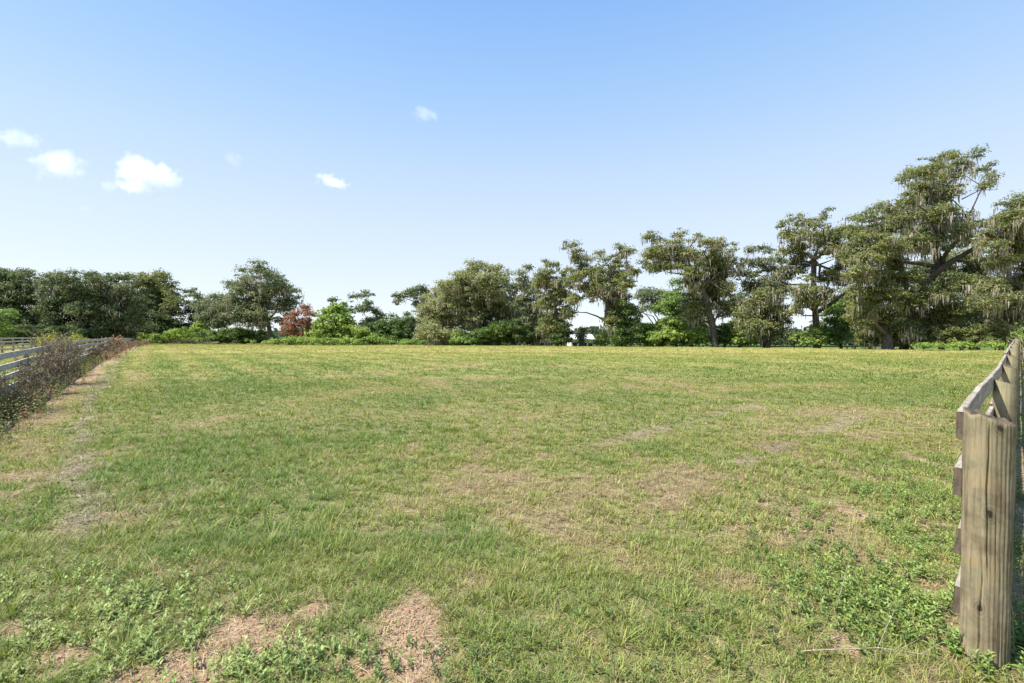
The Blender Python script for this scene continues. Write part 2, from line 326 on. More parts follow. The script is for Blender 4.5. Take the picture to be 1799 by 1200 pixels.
# ---------------------------------------------------------------- grass
def blade_mesh(x, y, z, az, th0, curl, L, W, col, nseg, tipcol=None):
    n = len(x); P = np.stack([x, y, z], 1); hd = np.stack([np.cos(az), np.sin(az), 0*az], 1); sd_ = np.stack([-np.sin(az), np.cos(az), 0*az], 1)
    V = np.zeros((n, 2*nseg+1, 3), np.float32); cc = np.repeat(col[:, None, :], 2*nseg+1, 1)
    cur = P.copy(); st = L/nseg
    for s in range(nseg+1):
        t = s/nseg
        if s < nseg:
            wv = (W*(1-.75*t**1.5)/2)[:, None]*sd_; V[:, 2*s] = cur-wv; V[:, 2*s+1] = cur+wv
        else: V[:, 2*s] = cur
        th = th0+curl*t; cur = cur+(np.sin(th)*st)[:, None]*hd; cur[:, 2] += np.cos(th)*st
    base = (np.arange(n)*(2*nseg+1))[:, None]
    Q = [base+np.array([[2*s, 2*s+1, 2*s+3, 2*s+2]]) for s in range(nseg-1)]
    Q = np.concatenate(Q) if Q else None
    T = base+np.array([[2*nseg-2, 2*nseg-1, 2*nseg]])
    return V.reshape(-1, 3), Q, T, cc.reshape(-1, 3)
def scatter(d0, d1, dens, amax=1.22, pad=1.0):
    area = amax*(d1*d1-d0*d0)+2*pad*(d1-d0); n = int(area*dens)
    y = np.sqrt(rng.random(n)*(d1*d1-d0*d0)+d0*d0); x = (rng.random(n)*2-1)*(amax*y+pad)
    return x, y
def grass_band(name, d0, d1, tufts, per, H, Wd, nseg, label, spread=.03):
    tx, ty = scatter(d0, d1, tufts)
    Z = zones(tx, ty)
    keep = rng.random(len(tx)) < np.clip(1-.90*Z['bare']-.25*Z['tr']-.2*Z['straw'], .03, 1)
    a = tx/np.maximum(ty, 5)
    keep &= ty < edge_d(a)+1.5
    tx, ty = tx[keep], ty[keep]; Z = {k: v[keep] for k, v in Z.items()}
    n = len(tx); cnt = per
    rep = lambda v: np.repeat(v, cnt)
    az = rng.random(n*cnt)*2*np.pi; rd = np.abs(rng.normal(0, spread, n*cnt))
    x = rep(tx)+np.cos(az)*rd; y = rep(ty)+np.sin(az)*rd; Zr = {k: rep(v) for k, v in Z.items()}
    r1 = rep(rng.random(n))*.55+rng.random(n*cnt)*.45; r2 = rep(rng.random(n))*.45+rng.random(n*cnt)*.55
    col, dead = grass_col(x, y, Zr, r1, r2)
    col = col*(.55+.85*rng.random((len(x), 1)))*(1+(rng.random((len(x), 3))-.5)*.12)
    hv = (.55+.75*rep(rng.random(n)))*(.7+.6*rng.random(n*cnt))*(1+.2*Zr['lush']-.3*Zr['dry']-.4*Zr['bare'])*(.75+.7*Zr['n1'])
    L = H*np.clip(hv, .3, 2.2); flat = dead & (rng.random(len(x)) < .5)
    th0 = np.where(flat, 1.25+.3*rng.random(len(x)), .15+.75*rng.random(len(x))+rd/spread*.15)
    curl = np.where(flat, .25*rng.random(len(x)), .4+.9*rng.random(len(x)))
    z = gz(x, y)+np.where(flat, .004+.025*rng.random(len(x))*(H/.07), -.004)
    W = Wd*(.6+.8*rng.random(len(x)))*np.where(dead, .7, 1)
    V, Q, T, cc = blade_mesh(x, y, z, az+rng.normal(0, .5, len(x)), th0, curl, L, W, col, nseg)
    o = link(name, mesh_np(name, V, Q, T, cc), M_grass); tag(o, label, 'grass', kind='stuff'); return o
grass_band('grass', 1.3, 4.2, 640, 11, .068, .0048, 3, 'mown grass of green and straw blades nearest the camera')
grass_band('grass', 4.2, 8.5, 260, 10, .075, .0075, 3, 'mown grass of the near middle of the field', .035)
grass_band('grass', 8.5, 18, 130, 9, .062, .011, 2, 'short green grass of the middle of the field', .05)
grass_band('grass', 18, 42, 32, 7, .075, .024, 2, 'thin yellow green grass further up the field', .09)
grass_band('grass', 42, 126, 5, 7, .09, .055, 1, 'yellowish short grass at the far end of the field', .2)

grass_band('grass', 1.3, 9, 7, 30, .13, .006, 3, 'longer uncut grass tufts scattered over the near field', .05)
grass_band('grass', 9, 26, 1.6, 26, .15, .013, 2, 'longer tufts of grass standing out in the middle of the field', .07)
# loose straw and clippings lying on the ground
def litter(d0, d1, dens, L, W, base):
    x, y = scatter(d0, d1, dens); Z = zones(x, y)
    p = np.clip(base+.5*Z['straw']+.8*Z['wr']*(y > 3.5)+.5*Z['bare']+.6*Z['tr']+.3*Z['strip'], 0, 1)
    k = rng.random(len(x)) < p; x, y = x[k], y[k]; Z = {q: v[k] for q, v in Z.items()}; n = len(x)
    c = mix(np.tile(np.array((.46, .37, .23)), (n, 1)), np.array((.38, .34, .26)), np.clip(Z['wr']+.5*(rng.random(n) < .4), 0, 1))
    c = mix(c, np.array((.36, .22, .13)), (rng.random(n) < .25)*.6)*(.6+.75*rng.random((n, 1)))
    return x, y, gz(x, y)+.003+rng.random(n)*(.012+.05*Z['wr'])*(L/.09), rng.random(n)*2*np.pi, 1.42+.25*rng.random(n), .35*(rng.random(n)-.5), L*(.35+1.1*rng.random(n)), W*(.5+rng.random(n)), c
def litter_obj():
    Vs = []; Qs = []; Ts = []; Cs = []; off = 0
    for a in ((1.3, 4.5, 2600, .09, .0032, .07), (4.5, 9, 1100, .11, .006, .05), (9, 20, 260, .15, .012, .03), (20, 60, 22, .3, .03, .02)):
        V, Q, T, cc = blade_mesh(*litter(*a), 2); Vs.append(V); Qs.append(Q+off); Ts.append(T+off); Cs.append(cc); off += len(V)
    o = link('straw_litter', mesh_np('straw_litter', np.concatenate(Vs), np.concatenate(Qs), np.concatenate(Ts), np.concatenate(Cs)), M_straw)
    tag(o, 'dry straw and grey clippings scattered over the field and raked in a line', 'straw', kind='stuff')
litter_obj()

def clods():
    mb = MB(); n = 0
    while n < 420:
        y = 2.3+3.5*random.random()**1.6; x = random.uniform(-1.1, 1.05)*y; Z = zones(np.array([x]), np.array([y]))
        if Z['bare'][0] < .35: continue
        n += 1; r = random.uniform(.004, .016); g = gz1(x, y)
        mb.tube([(x, y, g-.004), (x+random.uniform(-.4, .4)*r, y, g+r*.5), (x+random.uniform(-.5, .5)*r, y, g+r)], [r, r*random.uniform(.7, 1), r*.4], 6)
    tag(mb.build('soil_crumbs', plainmat('soil_clod', (.34, .20, .125), .95)), 'small reddish crumbs of soil on the bare patches', 'soil', kind='stuff')
clods()

# ---------------------------------------------------------------- broadleaf plants
def leaf_arrays(P, az, th, L, W, col, fold=.35):
    """pointed oval leaves folded on the midrib: 8 vertices, 4 quads each... P base points"""
    n = len(P); hd = np.stack([np.cos(az), np.sin(az), 0*az], 1); sd_ = np.stack([-np.sin(az), np.cos(az), 0*az], 1); up = np.array([0, 0, 1.])
    V = np.zeros((n, 9, 3), np.float32); cur = P.copy(); pts = []
    for s in range(4):
        pts.append(cur.copy()); t = th+s*.28; cur = cur+(np.sin(t)*L/3)[:, None]*hd+(np.cos(t)*L/3)[:, None]*up
    wd = [0, 1.0, .8, 0]
    V[:, 0] = pts[0]
    for s in (1, 2):
        o = (W*wd[s]/2)[:, None]
        V[:, 3*s-2] = pts[s]-o*sd_+o*fold*up; V[:, 3*s-1] = pts[s]; V[:, 3*s] = pts[s]+o*sd_+o*fold*up
    V[:, 7] = pts[3]; V[:, 8] = pts[3]
    b = (np.arange(n)*9)[:, None]
    T = np.concatenate([b+np.array([[0, 2, 1]]), b+np.array([[0, 3, 2]]), b+np.array([[4, 5, 7]]), b+np.array([[5, 6, 7]])])
    Q = np.concatenate([b+np.array([[1, 2, 5, 4]]), b+np.array([[2, 3, 6, 5]])])
    return V.reshape(-1, 3), Q, T, np.repeat(col, 9, 0)
def weed_arrays(xs, ys, hs, ls, ws, cols, pairs=5):
    """upright stems with opposite leaves"""
    P = []; AZ = []; TH = []; LL = []; WW = []; CC = []; sx = []; 
    for i in range(len(xs)):
        g = gz1(xs[i], ys[i]); h = hs[i]; la = random.uniform(0, 6.28); le = random.uniform(0, .45)*h; a0 = random.uniform(0, 3.14); np_ = max(3, int(pairs*(.7+.6*random.random())))
        sx.append((xs[i], ys[i], g, la, le, h))
        for k in range(np_):
            t = (k+.8)/np_; p = (xs[i]+math.cos(la)*le*t*t, ys[i]+math.sin(la)*le*t*t, g+h*t*.95)
            s = (1.1-.55*t) if k < np_-1 else .55
            for j in range(2 if k < np_-1 else 4):
                P.append(p); AZ.append(a0+k*1.57+j*(3.14 if k < np_-1 else 1.57)+random.uniform(-.3, .3)); TH.append(random.uniform(.75, 1.35)-.45*t)
                LL.append(ls[i]*s*random.uniform(.75, 1.25)); WW.append(ws[i]*s*random.uniform(.8, 1.2)); CC.append(np.array(cols[i])*random.uniform(.7, 1.3)+np.array((.05, .03, 0))*random.random())
    V, Q, T, c = leaf_arrays(np.array(P), np.array(AZ), np.array(TH), np.array(LL), np.array(WW), np.array(CC))
    S = np.array(sx); V2, Q2, T2, c2 = blade_mesh(S[:, 0], S[:, 1], S[:, 2]-.01, S[:, 3], np.full(len(S), .05), S[:, 4]/S[:, 5]*1.2, S[:, 5]*1.02, np.full(len(S), .006), np.tile(np.array((.16, .2, .07)), (len(S), 1)), 3)
    o = len(V); return np.concatenate([V, V2]), np.concatenate([Q, Q2+o]), np.concatenate([T, T2+o]), np.concatenate([c, c2])
def weed_patch(name, B, n, h, ls, ws, col, label, cat='weeds', pairs=5, keepf=None):
    xs, ys, hs = [], [], []
    while len(xs) < n:
        bx, by, rx, ry = random.choice(B); x = random.gauss(bx, rx*.85); y = random.gauss(by, ry*.85)
        if y < 1.2: continue
        if keepf and not keepf(x, y): continue
        if float(fbm(np.array([x]), np.array([y]), .38, 77, 3)[0]) < .38: continue
        xs.append(x); ys.append(y); hs.append(h*random.uniform(.5, 1.35))
    cols = [np.array(col)*random.uniform(.75, 1.25) for _ in xs]
    V, Q, T, c = weed_arrays(xs, ys, hs, [ls*random.uniform(.7, 1.25) for _ in xs], [ws]*len(xs), cols, pairs)
    o = link(name, mesh_np(name, V, Q, T, c), M_weed); tag(o, label, cat, kind='stuff')
def notlane(x, y): return True
weed_patch('weeds', [blob(1560, 960, 110, 80), blob(1620, 900, 70, 60), blob(1480, 860, 90, 40), blob(1640, 1080, 60, 70), blob(1560, 1080, 90, 60), blob(1600, 850, 80, 30), blob(1500, 1000, 150, 120), blob(1620, 1000, 80, 120)], 950, .10, .048, .018, (.20, .29, .08), 'leafy green weeds in the grass left of the near fence post')
weed_patch('weeds', [blob(100, 1120, 130, 50), blob(230, 1070, 80, 40), blob(330, 1150, 90, 45), blob(60, 1040, 90, 40), blob(480, 1170, 80, 30)], 300, .075, .046, .016, (.25, .33, .11), 'pale green leafy weeds in the near left corner of the field')
weed_patch('weeds', [(2.95, 2.62, .25, .2), (3.1, 2.45, .3, .15), (5.5, 5.1, .12, .2), (8.2, 7.8, .25, .3), (3.4, 2.75, .3, .2)], 110, .17, .075, .028, (.11, .22, .05), 'tall leafy weeds on the lane side of the near fence')
weed_patch('weeds', [blob(1430, 960, 80, 50), blob(1460, 1050, 70, 60), blob(700, 1180, 160, 20), blob(1250, 1120, 120, 50)], 260, .08, .035, .015, (.11, .19, .055), 'small dark leaved weeds among the grass near the camera')

# ---------------------------------------------------------------- fences
def post_mesh(name, r, h, seed, slant=.032, detail=False, lean=(0, 0), crack=None):
    rnd = random.Random(seed); na = 260 if detail else 12; nz = 70 if detail else 5
    V = []; F_ = []; p1, p2 = rnd.random()*6, rnd.random()*6; sa_ = rnd.uniform(2.1, 2.9) if not detail else 2.4
    ringn = []
    for j in range(nz+1):
        t = j/nz
        for k in range(na):
            a = 2*math.pi*k/na
            rr = r*(1+.03*math.sin(2*a+p1)+.02*math.sin(3*a+p2+t*2)+(.07*t-.05 if detail else -.04*t))
            if detail:
                rr += .0012*math.sin(a*31+t*3)+.0015*math.sin(t*23+a*5)+.0008*rnd.uniform(-1, 1)
                for ca, t0, t1, wd_, dp in crack:
                    if t0 < t < t1:
                        aa = ca+.05*math.sin(t*9+ca)+.02*math.sin(t*31); d = abs((a-aa+math.pi) % (2*math.pi)-math.pi)
                        e = min(1, (t-t0)/.06, (t1-t)/.06)
                        if d < wd_: rr -= dp*e*(1-d/wd_)
            top = h+slant*math.cos(a-sa_)+(.006*math.sin(a*5+p1)+.004*math.sin(a*11) if detail else 0)
            z = -.25+(top+.25)*t
            V.append((rr*math.cos(a)+lean[0]*z, rr*math.sin(a)+lean[1]*z, z))
    for j in range(nz):
        for k in range(na):
            k2 = (k+1) % na; F_.append((j*na+k, j*na+k2, (j+1)*na+k2, (j+1)*na+k))
    # top: inner ring then centre
    b = nz*na; base = len(V)
    for f_ in (.93, .5):
        for k in range(na):
            v = V[b+k]; cx, cy = lean[0]*v[2], lean[1]*v[2]
            zc = h+(v[2]-h)*f_+(.006 if f_ == .93 else rnd.uniform(-.005, .004)); V.append((cx+(v[0]-cx)*f_, cy+(v[1]-cy)*f_, zc))
    V.append((lean[0]*h, lean[1]*h, h)); ce = len(V)-1
    for k in range(na):
        k2 = (k+1) % na
        F_.append((b+k, b+k2, base+k2, base+k)); F_.append((base+k, base+k2, base+na+k2, base+na+k)); F_.append((base+na+k, base+na+k2, ce))
    me = bpy.data.meshes.new(name); me.from_pydata(V, [], F_); me.update(); me.polygons.foreach_set('use_smooth', [True]*(nz*na)+[False]*(len(F_)-nz*na)); me.polygons.foreach_set('material_index', [0]*(nz*na)+[1]*(len(F_)-nz*na)); return me
def rail_mesh(name, L, hgt, th, seed, detail=False):
    """board along local X from 0..L (thickness Y, height Z), slightly warped, worn edges; local Z is vertical"""
    rnd = random.Random(seed); n = 24 if detail else 5; V = []; F_ = []; p = rnd.random()*6; b = rnd.uniform(-.012, .012); e = .004 if detail else 0
    for i in range(n+1):
        t = i/n; x = L*t; dy = .006*math.sin(t*5+p); dz = b*math.sin(math.pi*t)+.003*math.sin(t*17+p)*(1 if detail else 0)
        hw = th/2; hh = hgt/2+(rnd.uniform(-.003, .003) if detail else 0)
        sec = [(-hw+e, -hh), (hw-e, -hh), (hw, -hh+e), (hw, hh-e), (hw-e, hh), (-hw+e, hh), (-hw, hh-e), (-hw, -hh+e)] if detail else [(-hw, -hh), (hw, -hh), (hw, hh), (-hw, hh)]
        for (yy, zz) in sec: V.append((x+(rnd.uniform(-.002, .002) if detail and i in (0, n) else 0), yy+dy, zz+dz))
        m_ = len(sec)
    for i in range(n):
        for k in range(m_):
            k2 = (k+1) % m_; F_.append((i*m_+k, i*m_+k2, (i+1)*m_+k2, (i+1)*m_+k))
    F_.append(tuple(range(m_))[::-1]); F_.append(tuple(n*m_+k for k in range(m_)))
    me = bpy.data.meshes.new(name); me.from_pydata(V, [], F_); me.update(); me.polygons.foreach_set('material_index', [0]*(len(F_)-2)+[1, 1]); return me
# rails use a material whose grain runs along local X
def xgrain(m, name):
    m2 = m.copy(); m2.name = name
    for n in m2.node_tree.nodes:
        if n.type == 'MAPPING':
            s = n.inputs['Scale'].default_value; n.inputs['Scale'].default_value = (s[2], s[0], s[0])
    return m2
M_end = woodmat('end_grain_and_shade', (.06, .05, .04), (.16, .13, .10), (.12, .10, .07), gr=2)  # weathered end grain, its colour also darkened to stand in for shade on board ends
M_rail = xgrain(M_rail, 'weathered_rail'); M_railL = xgrain(M_railL, 'silver_rail')
def fence(label, pts, side, rails=(1.26, .97, .67, .35), r=.085, H=1.32, rm=None, pm=None, cat='fence', rh=.14, th=.038, group=None, hero=False, maxp=96):
    root = empty('rail_fence', (pts[0][0], pts[0][1], gz1(*pts[0]))); tag(root, label, cat, group); o0 = Vector(root.location)
    pz = [gz1(*p) for p in pts]; protos = [post_mesh('post', r, H, s) for s in range(4)]; rprot = {}
    rest = MB(); restp = MB(); nr = 0
    for i, p in enumerate(pts):
        jit = random.uniform(-.025, .02) if i else 0
        loc = Vector((p[0], p[1], pz[i]+jit))-o0
        if hero and i == 0: continue
        if i < maxp:
            o = link('post', protos[i % 4], pm, root, loc); o.rotation_euler = (random.uniform(-.02, .02), random.uniform(-.02, .02), random.uniform(-.5, .5))
        else: restp.tube([loc+Vector((0, 0, -.2)), loc+Vector((0, 0, H))], [r, r], 6)
    for i in range(len(pts)-1):
        p, q = Vector((*pts[i], pz[i])), Vector((*pts[i+1], pz[i+1])); d = q-p; dl = Vector((d.x, d.y, 0)).length; yaw = math.atan2(d.y, d.x)
        nrm = Vector((-math.sin(yaw), math.cos(yaw), 0))*side*(r*.80+th/2)
        for k, rz in enumerate(rails):
            e0, e1 = random.uniform(-.02, .02), random.uniform(-.02, .02)
            if hero and i == 0: e0 = (-.0, 0, -.02, 0)[k]
            st = p+nrm+Vector((0, 0, rz+e0))-o0; en = q+nrm+Vector((0, 0, rz+e1))-o0
            if hero and i == 0: st -= Vector((math.cos(yaw), math.sin(yaw), 0))*.02
            L = (en-st).length-.004; pitch = -math.asin((en.z-st.z)/L)
            if nr < maxp:
                hd = hero and i < 3
                me = rail_mesh('rail', L, rh*(1.05 if hd else 1), th, nr, hd); o = link('rail', me, rm, root, st); o.rotation_euler = (random.uniform(-.05, .05) if not (hero and i == 0) else (0, .02, .16, .08)[k], pitch, yaw); nr += 1
            else:
                rest.box((st+en)/2, L, th, rh, Euler((0, pitch, yaw)).to_matrix())
    if rest.v: tag(rest.build('rails', rm, root), 'distant rails of the fence', kind='stuff')
    if restp.v: tag(restp.build('posts', pm, root), 'distant posts of the fence', kind='stuff')
    return root
# right fence
rp = [(-.17+1.05*(2.57*(i+1)), 2.57*(i+1)) for i in range(17)]
rp[0] = (2.505, 2.57)
rf = fence('weathered four rail wooden fence running away at the right from the big near post', rp, 1, (1.247, .935, .635, .29), .097, 1.275, M_rail, M_post, hero=True, th=.034)
knots = [(-.034, -.088, 1.225), (-.022, -.092, .80), (-.055, -.082, .28)]
M_hero = woodmat('near_post_wood', (.13, .10, .063), (.33, .275, .18), (.20, .19, .11), knots=[(-.006, -.096, 1.255), (-.045, -.078, .81), (-.073, -.056, .31)])
hp = post_mesh('post', .099, 1.297, 3, .034, True, (.018, -.005), [(3.98, .45, 1.0, .05, .016), (3.75, .12, .58, .045, .012), (4.35, .50, .72, .03, .006), (3.45, .60, .98, .03, .006), (4.6, .1, .35, .03, .005)])
o = link('post', hp, M_hero, rf, (0, 0, 0)); o['label'] = 'thick near end post with knots and a long split'
# left fences: the field fence and the parallel one behind the lane
lp = [(-3.7-.75*d, d) for d in np.arange(5.6, 124, 2.96)]
fence('silvery grey four rail fence along the left side of the field, nearer of two', lp, -1, (1.20, .93, .65, .36), .075, 1.25, M_railL, M_post, rh=.15, maxp=96)
lp2 = [(-12.6-.75*d, d) for d in np.arange(4, 118, 3.4)]
fence('grey fence behind the left field fence, seen over its top rail', lp2, -1, (1.28, .98, .66, .34), .075, 1.30, M_railL, M_post, maxp=96)
# far cross fences
def far_line(p0, p1, n): return [(p0[0]+(p1[0]-p0[0])*i/n, p0[1]+(p1[1]-p0[1])*i/n) for i in range(n+1)]
fence('thin grey fence across the far left end of the field before the grove', far_line((at(262, 124), 124), (at(470, 108), 108), 10), -1, (1.15, .8, .45), .07, 1.2, M_railL, M_post)
fence('dark low fence before the far trees, left of the big round bush', far_line((at(1100, 76), 76), (at(1590, 58), 58), 12), -1, (1.2, .85, .5), .08, 1.3, M_bark, M_bark)

# ---------------------------------------------------------------- trees
KIND = dict(
    dark=((.075, .11, .040), (.19, .22, .095)), olive=((.108, .143, .042), (.28, .285, .108)), yellow=((.18, .20, .075), (.38, .39, .19)),
    bright=((.14, .23, .045), (.33, .41, .10)), deep=((.050, .085, .025), (.13, .18, .055)), red=((.20, .10, .06), (.36, .195, .115)),
    green=((.12, .21, .05), (.27, .36, .10)), grey=((.10, .135, .06), (.25, .27, .13)), ivy=((.065, .12, .03), (.18, .25, .06)))
MOSSC = ((.27, .235, .18), (.50, .45, .37))
def quads_leaf(P, Nn, s, col, asp=.62):
    n = len(P); r = rng.normal(size=(n, 3)); t = np.cross(Nn, r); t /= np.linalg.norm(t, axis=1)[:, None]+1e-9; b = np.cross(Nn, t)
    s = s[:, None]; V = np.stack([P-t*s, P-b*s*asp+Nn*s*.15, P+t*s, P+b*s*asp+Nn*s*.15], 1)
    return V.reshape(-1, 3), (np.arange(n)*4)[:, None]+np.array([[0, 1, 2, 3]]), np.repeat(col, 4, 0)
def tree(name, label, cat, D, base, puffs, kind, moss=0., tr=.35, group=None, leaf=.86, dens=1.0, limbs=(), trunk=None, mossL=1.1, lean=0, subk=1.0, depth=1.0, bark=None, trunk_top=None):
    bx = at(base, D); bz = gz1(bx, D)-.15; root = empty(name, (bx, D, bz)); tag(root, label, cat, group)
    c1, c2 = [np.array(c) for c in KIND[kind]]; px = D/F
    P = []; NN = []; S = []; CC = []; MP = []; subs_all = []; centers = []
    wid = (max(p[0]+p[2] for p in puffs)-min(p[0]-p[2] for p in puffs))*px
    for (ux, uy, rx, ry) in puffs:
        c = np.array([(ux-base)*px, rng.normal(0, .13)*wid*depth, (600-uy)*px+CAM_H-bz]); rx = max(rx*1.2-2, 4); ry2 = max(ry*1.5-3.5, 4); c[2] -= (ry2-ry)*.7*px; ry = ry2; R = np.array([rx*px, (rx*.8+ry*.4)*px*depth, ry*px]); kk = 1+c[1]/D; c[0] = (at(ux, D)*kk)-bx; c[2] = (c[2]+bz-CAM_H)*kk+CAM_H-bz; centers.append((c, R))
        area = math.pi*rx*ry; ns = max(3, int(area/250*4.2*subk*dens*max(.8, min(1.6, R[1]/(9*px)/2.2))))
        d = rng.normal(size=(ns, 3)); d /= np.linalg.norm(d, axis=1)[:, None]; rad = rng.random(ns)**.42
        out = rng.random(ns) < .2; rad = np.where(out, 1.0+.38*rng.random(ns), rad)
        q = c+d*R*rad[:, None]; rs = .0108*D*(.55+.8*rng.random(ns))*np.where(out, .55, 1)/math.sqrt(subk)
        q[:, 2] = np.maximum(q[:, 2], rs*.4)
        for i in range(ns):
            nl = int(85*(rs[i]/(.0108*D))**2*subk/leaf**1.5)+6
            e = rng.normal(size=(nl, 3)); e /= np.linalg.norm(e, axis=1)[:, None]; e[:, 2] = np.where(e[:, 2] < -.3, -e[:, 2]*.6, e[:, 2])
            rr = rs[i]*(.3+1.05*rng.random(nl)); pp = q[i]+e*rr[:, None]*np.array([1.1, 1.1, .85])
            v = rng.random(); P.append(pp); nn = e+rng.normal(0, .55, (nl, 3))+np.array([0, 0, .35]); NN.append(nn/np.linalg.norm(nn, axis=1)[:, None])
            S.append(.0021*D*leaf*(.6+.8*rng.random(nl))); w_ = np.clip(v*.65+rng.random((nl, 1))*.45-.05, 0, 1); CC.append((c1*(1-w_)+c2*w_)*(.85+.3*rng.random((nl, 1))))
            if rng.random() < moss*.48:
                for _ in range(int(3+5*rng.random())): MP.append(q[i]+np.array([rng.normal()*rs[i]*.6, rng.normal()*rs[i]*.6, -rs[i]*.3*rng.random()]))
        subs_all.append((c, q))
    V, Q, cc = quads_leaf(np.concatenate(P), np.concatenate(NN), np.concatenate(S), np.concatenate(CC))
    link('crown', mesh_np('crown', V, Q, None, cc), M_leaf, root)
    # trunk and limbs
    mb = MB(); top = trunk_top if trunk_top else None
    cz = np.mean([c[0][2] for c in centers]); cx = np.mean([c[0][0] for c in centers])
    low = min(c[0][2]-c[1][2] for c in centers); fork = np.array([lean, 0, max(.35*cz, min(low, .55*cz))])
    if trunk: fork = np.array([(trunk[-1][0]-base)*px, 0, (600-trunk[-1][1])*px+CAM_H-bz]); mid = [((t[0]-base)*px, 0, (600-t[1])*px+CAM_H-bz) for t in trunk[:-1]]
    else: mid = [(lean*.35+rng.normal()*.05, 0, fork[2]*.5)]
    tp = [(0, 0, -.4)]+[(0, 0, .2)]+mid+[tuple(fork)]; rd_ = [tr*1.5, tr*1.15]+[tr*(.95-.12*i) for i in range(len(mid))]+[tr*.78]
    mb.tube(tp, rd_, 10)
    cs_ = sorted([np.array(c) for c, R in centers], key=lambda c: np.linalg.norm(c-fork)); nodes = [(fork-np.array([0, 0, .1]), 0.0, tr*.42)]
    for c in cs_:
        if c[2] < fork[2]*.75: nodes_ = [(np.array([0, 0, min(c[2], fork[2])*.8]), 0.0, tr*.25)]
        else: nodes_ = nodes
        p0, l0, r0 = min(nodes_, key=lambda q: np.linalg.norm(c-q[0])+.45*q[1])
        dd = c-p0; L = np.linalg.norm(dd); m1 = p0+dd*.35+rng.normal(0, .07, 3)*L; m2 = p0+dd*.7+rng.normal(0, .07, 3)*L+np.array([0, 0, .05*L]); r1 = r0*.6
        mb.tube([p0, m1, m2, c], [r0, r0*.85, r0*.7, r1], 6); nodes.append((c, l0+L, r1))
    for c, q in subs_all:
        for i in range(0, len(q), 3):
            s = q[i]; m1 = (c+s)/2+rng.normal(0, .1, 3)*.01*D; mb.tube([c, m1, s], [.035*D/60*tr/.35+.01, .025*D/60, .01], 3, False)
    for L_ in limbs:
        pts = [((t[0]-base)*px, L_[0]*(k/len(L_[1])), (600-t[1])*px+CAM_H-bz) for k, t in enumerate(L_[1])]; n_ = len(pts)
        mb.tube(pts, [L_[2]*(1-.7*k/(n_-1)) for k in range(n_)], 8)
    mb.build('trunk', bark or M_bark, root, smooth=True)
    if MP:
        MP = np.array(MP); n = len(MP); k = 4; A = np.repeat(MP, k, 0)+rng.normal(0, .0035*D, (n*k, 3)); az = rng.random(n*k)*6.28
        Ls = np.repeat(mossL*(.25+.9*rng.random(n)**1.8), k)*(.4+.7*rng.random(n*k)); v = np.repeat(rng.random((n, 1)), k, 0)*.6+.4*rng.random((n*k, 1)); col = np.array(MOSSC[0])*(1-v)+np.array(MOSSC[1])*v
        V, Q, T, cc = blade_mesh(A[:, 0], A[:, 1], A[:, 2], az, np.full(n*k, math.pi)+rng.normal(0, .12, n*k), rng.normal(0, .15, n*k), Ls, .0021*D*(.3+1.2*rng.random(n*k)**1.5), col, 3)
        V[:, 2] = np.maximum(V[:, 2], .05)
        link('spanish_moss', mesh_np('spanish_moss', V, Q, T, cc), M_moss, root)
    return root
GL = 'dark oaks of the left grove'; GR = 'mossy oaks beyond the far field edge'; GB = 'bushes along the far field edge'
# left grove
tree('oak_tree', 'dark dense oak cut off by the left edge of the picture', 'tree', 98, -35, [(-35, 490, 40, 16), (-45, 525, 50, 28), (-25, 565, 45, 25)], 'dark', .3, .45, GL)
tree('oak_tree', 'dark rounded oak at the far left with a sky gap to its right', 'tree', 100, 25, [(25, 484, 30, 9), (52, 492, 20, 12), (8, 500, 30, 18), (45, 515, 28, 16), (15, 533, 38, 20), (60, 548, 22, 16), (30, 568, 48, 20), (20, 590, 50, 12)], 'dark', .35, .45, GL)
tree('oak_tree', 'wide dark oak in the middle of the left grove', 'tree', 97, 120, [(98, 489, 18, 8), (125, 488, 20, 9), (152, 493, 18, 10), (103, 508, 26, 16), (145, 515, 28, 18), (98, 538, 22, 20), (130, 545, 33, 22), (160, 558, 28, 22), (100, 578, 30, 16), (145, 588, 35, 12)], 'dark', .4, .5, GL)
tree('oak_tree', 'dark oak hung with some moss, left of the lighter green round tree', 'tree', 102, 190, [(180, 492, 20, 9), (208, 491, 18, 9), (190, 512, 28, 18), (222, 522, 24, 22), (185, 542, 30, 22), (215, 562, 30, 22), (190, 586, 35, 14)], 'dark', .5, .5, GL)
tree('oak_tree', 'lighter olive green round topped tree at the right end of the left grove', 'tree', 132, 290, [(248, 490, 24, 8), (272, 492, 24, 12), (298, 512, 16, 16), (262, 515, 34, 20), (304, 540, 16, 20), (280, 545, 28, 25), (300, 570, 18, 16)], 'olive', .1, .5, GL)
tree('oak_tree', 'low dark oak with hanging moss in front of the lighter round tree', 'tree', 128, 262, [(242, 538, 26, 14), (266, 545, 18, 16), (238, 562, 30, 18), (270, 570, 20, 18), (250, 588, 32, 12)], 'deep', .6, .45, GL)
tree('oak_tree', 'thin dark tree with ragged top just right of the left grove', 'tree', 136, 342, [(340, 516, 14, 7), (352, 528, 14, 12), (335, 542, 14, 14), (350, 560, 16, 16), (336, 578, 18, 14)], 'dark', .2, .35, GL, subk=1.3)
tree('oak_tree', 'small light green tree behind the left fence at the picture edge', 'tree', 84, -2, [(-5, 552, 20, 10), (2, 566, 16, 12), (-8, 582, 24, 12)], 'green', 0, .2, GL)
tree('oak_tree', 'grey green oak merging into the left side of the tall lone oak', 'tree', 122, 385, [(370, 522, 12, 6), (386, 528, 16, 9), (404, 530, 14, 12), (368, 543, 16, 12), (395, 548, 24, 15), (380, 564, 28, 12)], 'grey', .7, .4, GL)
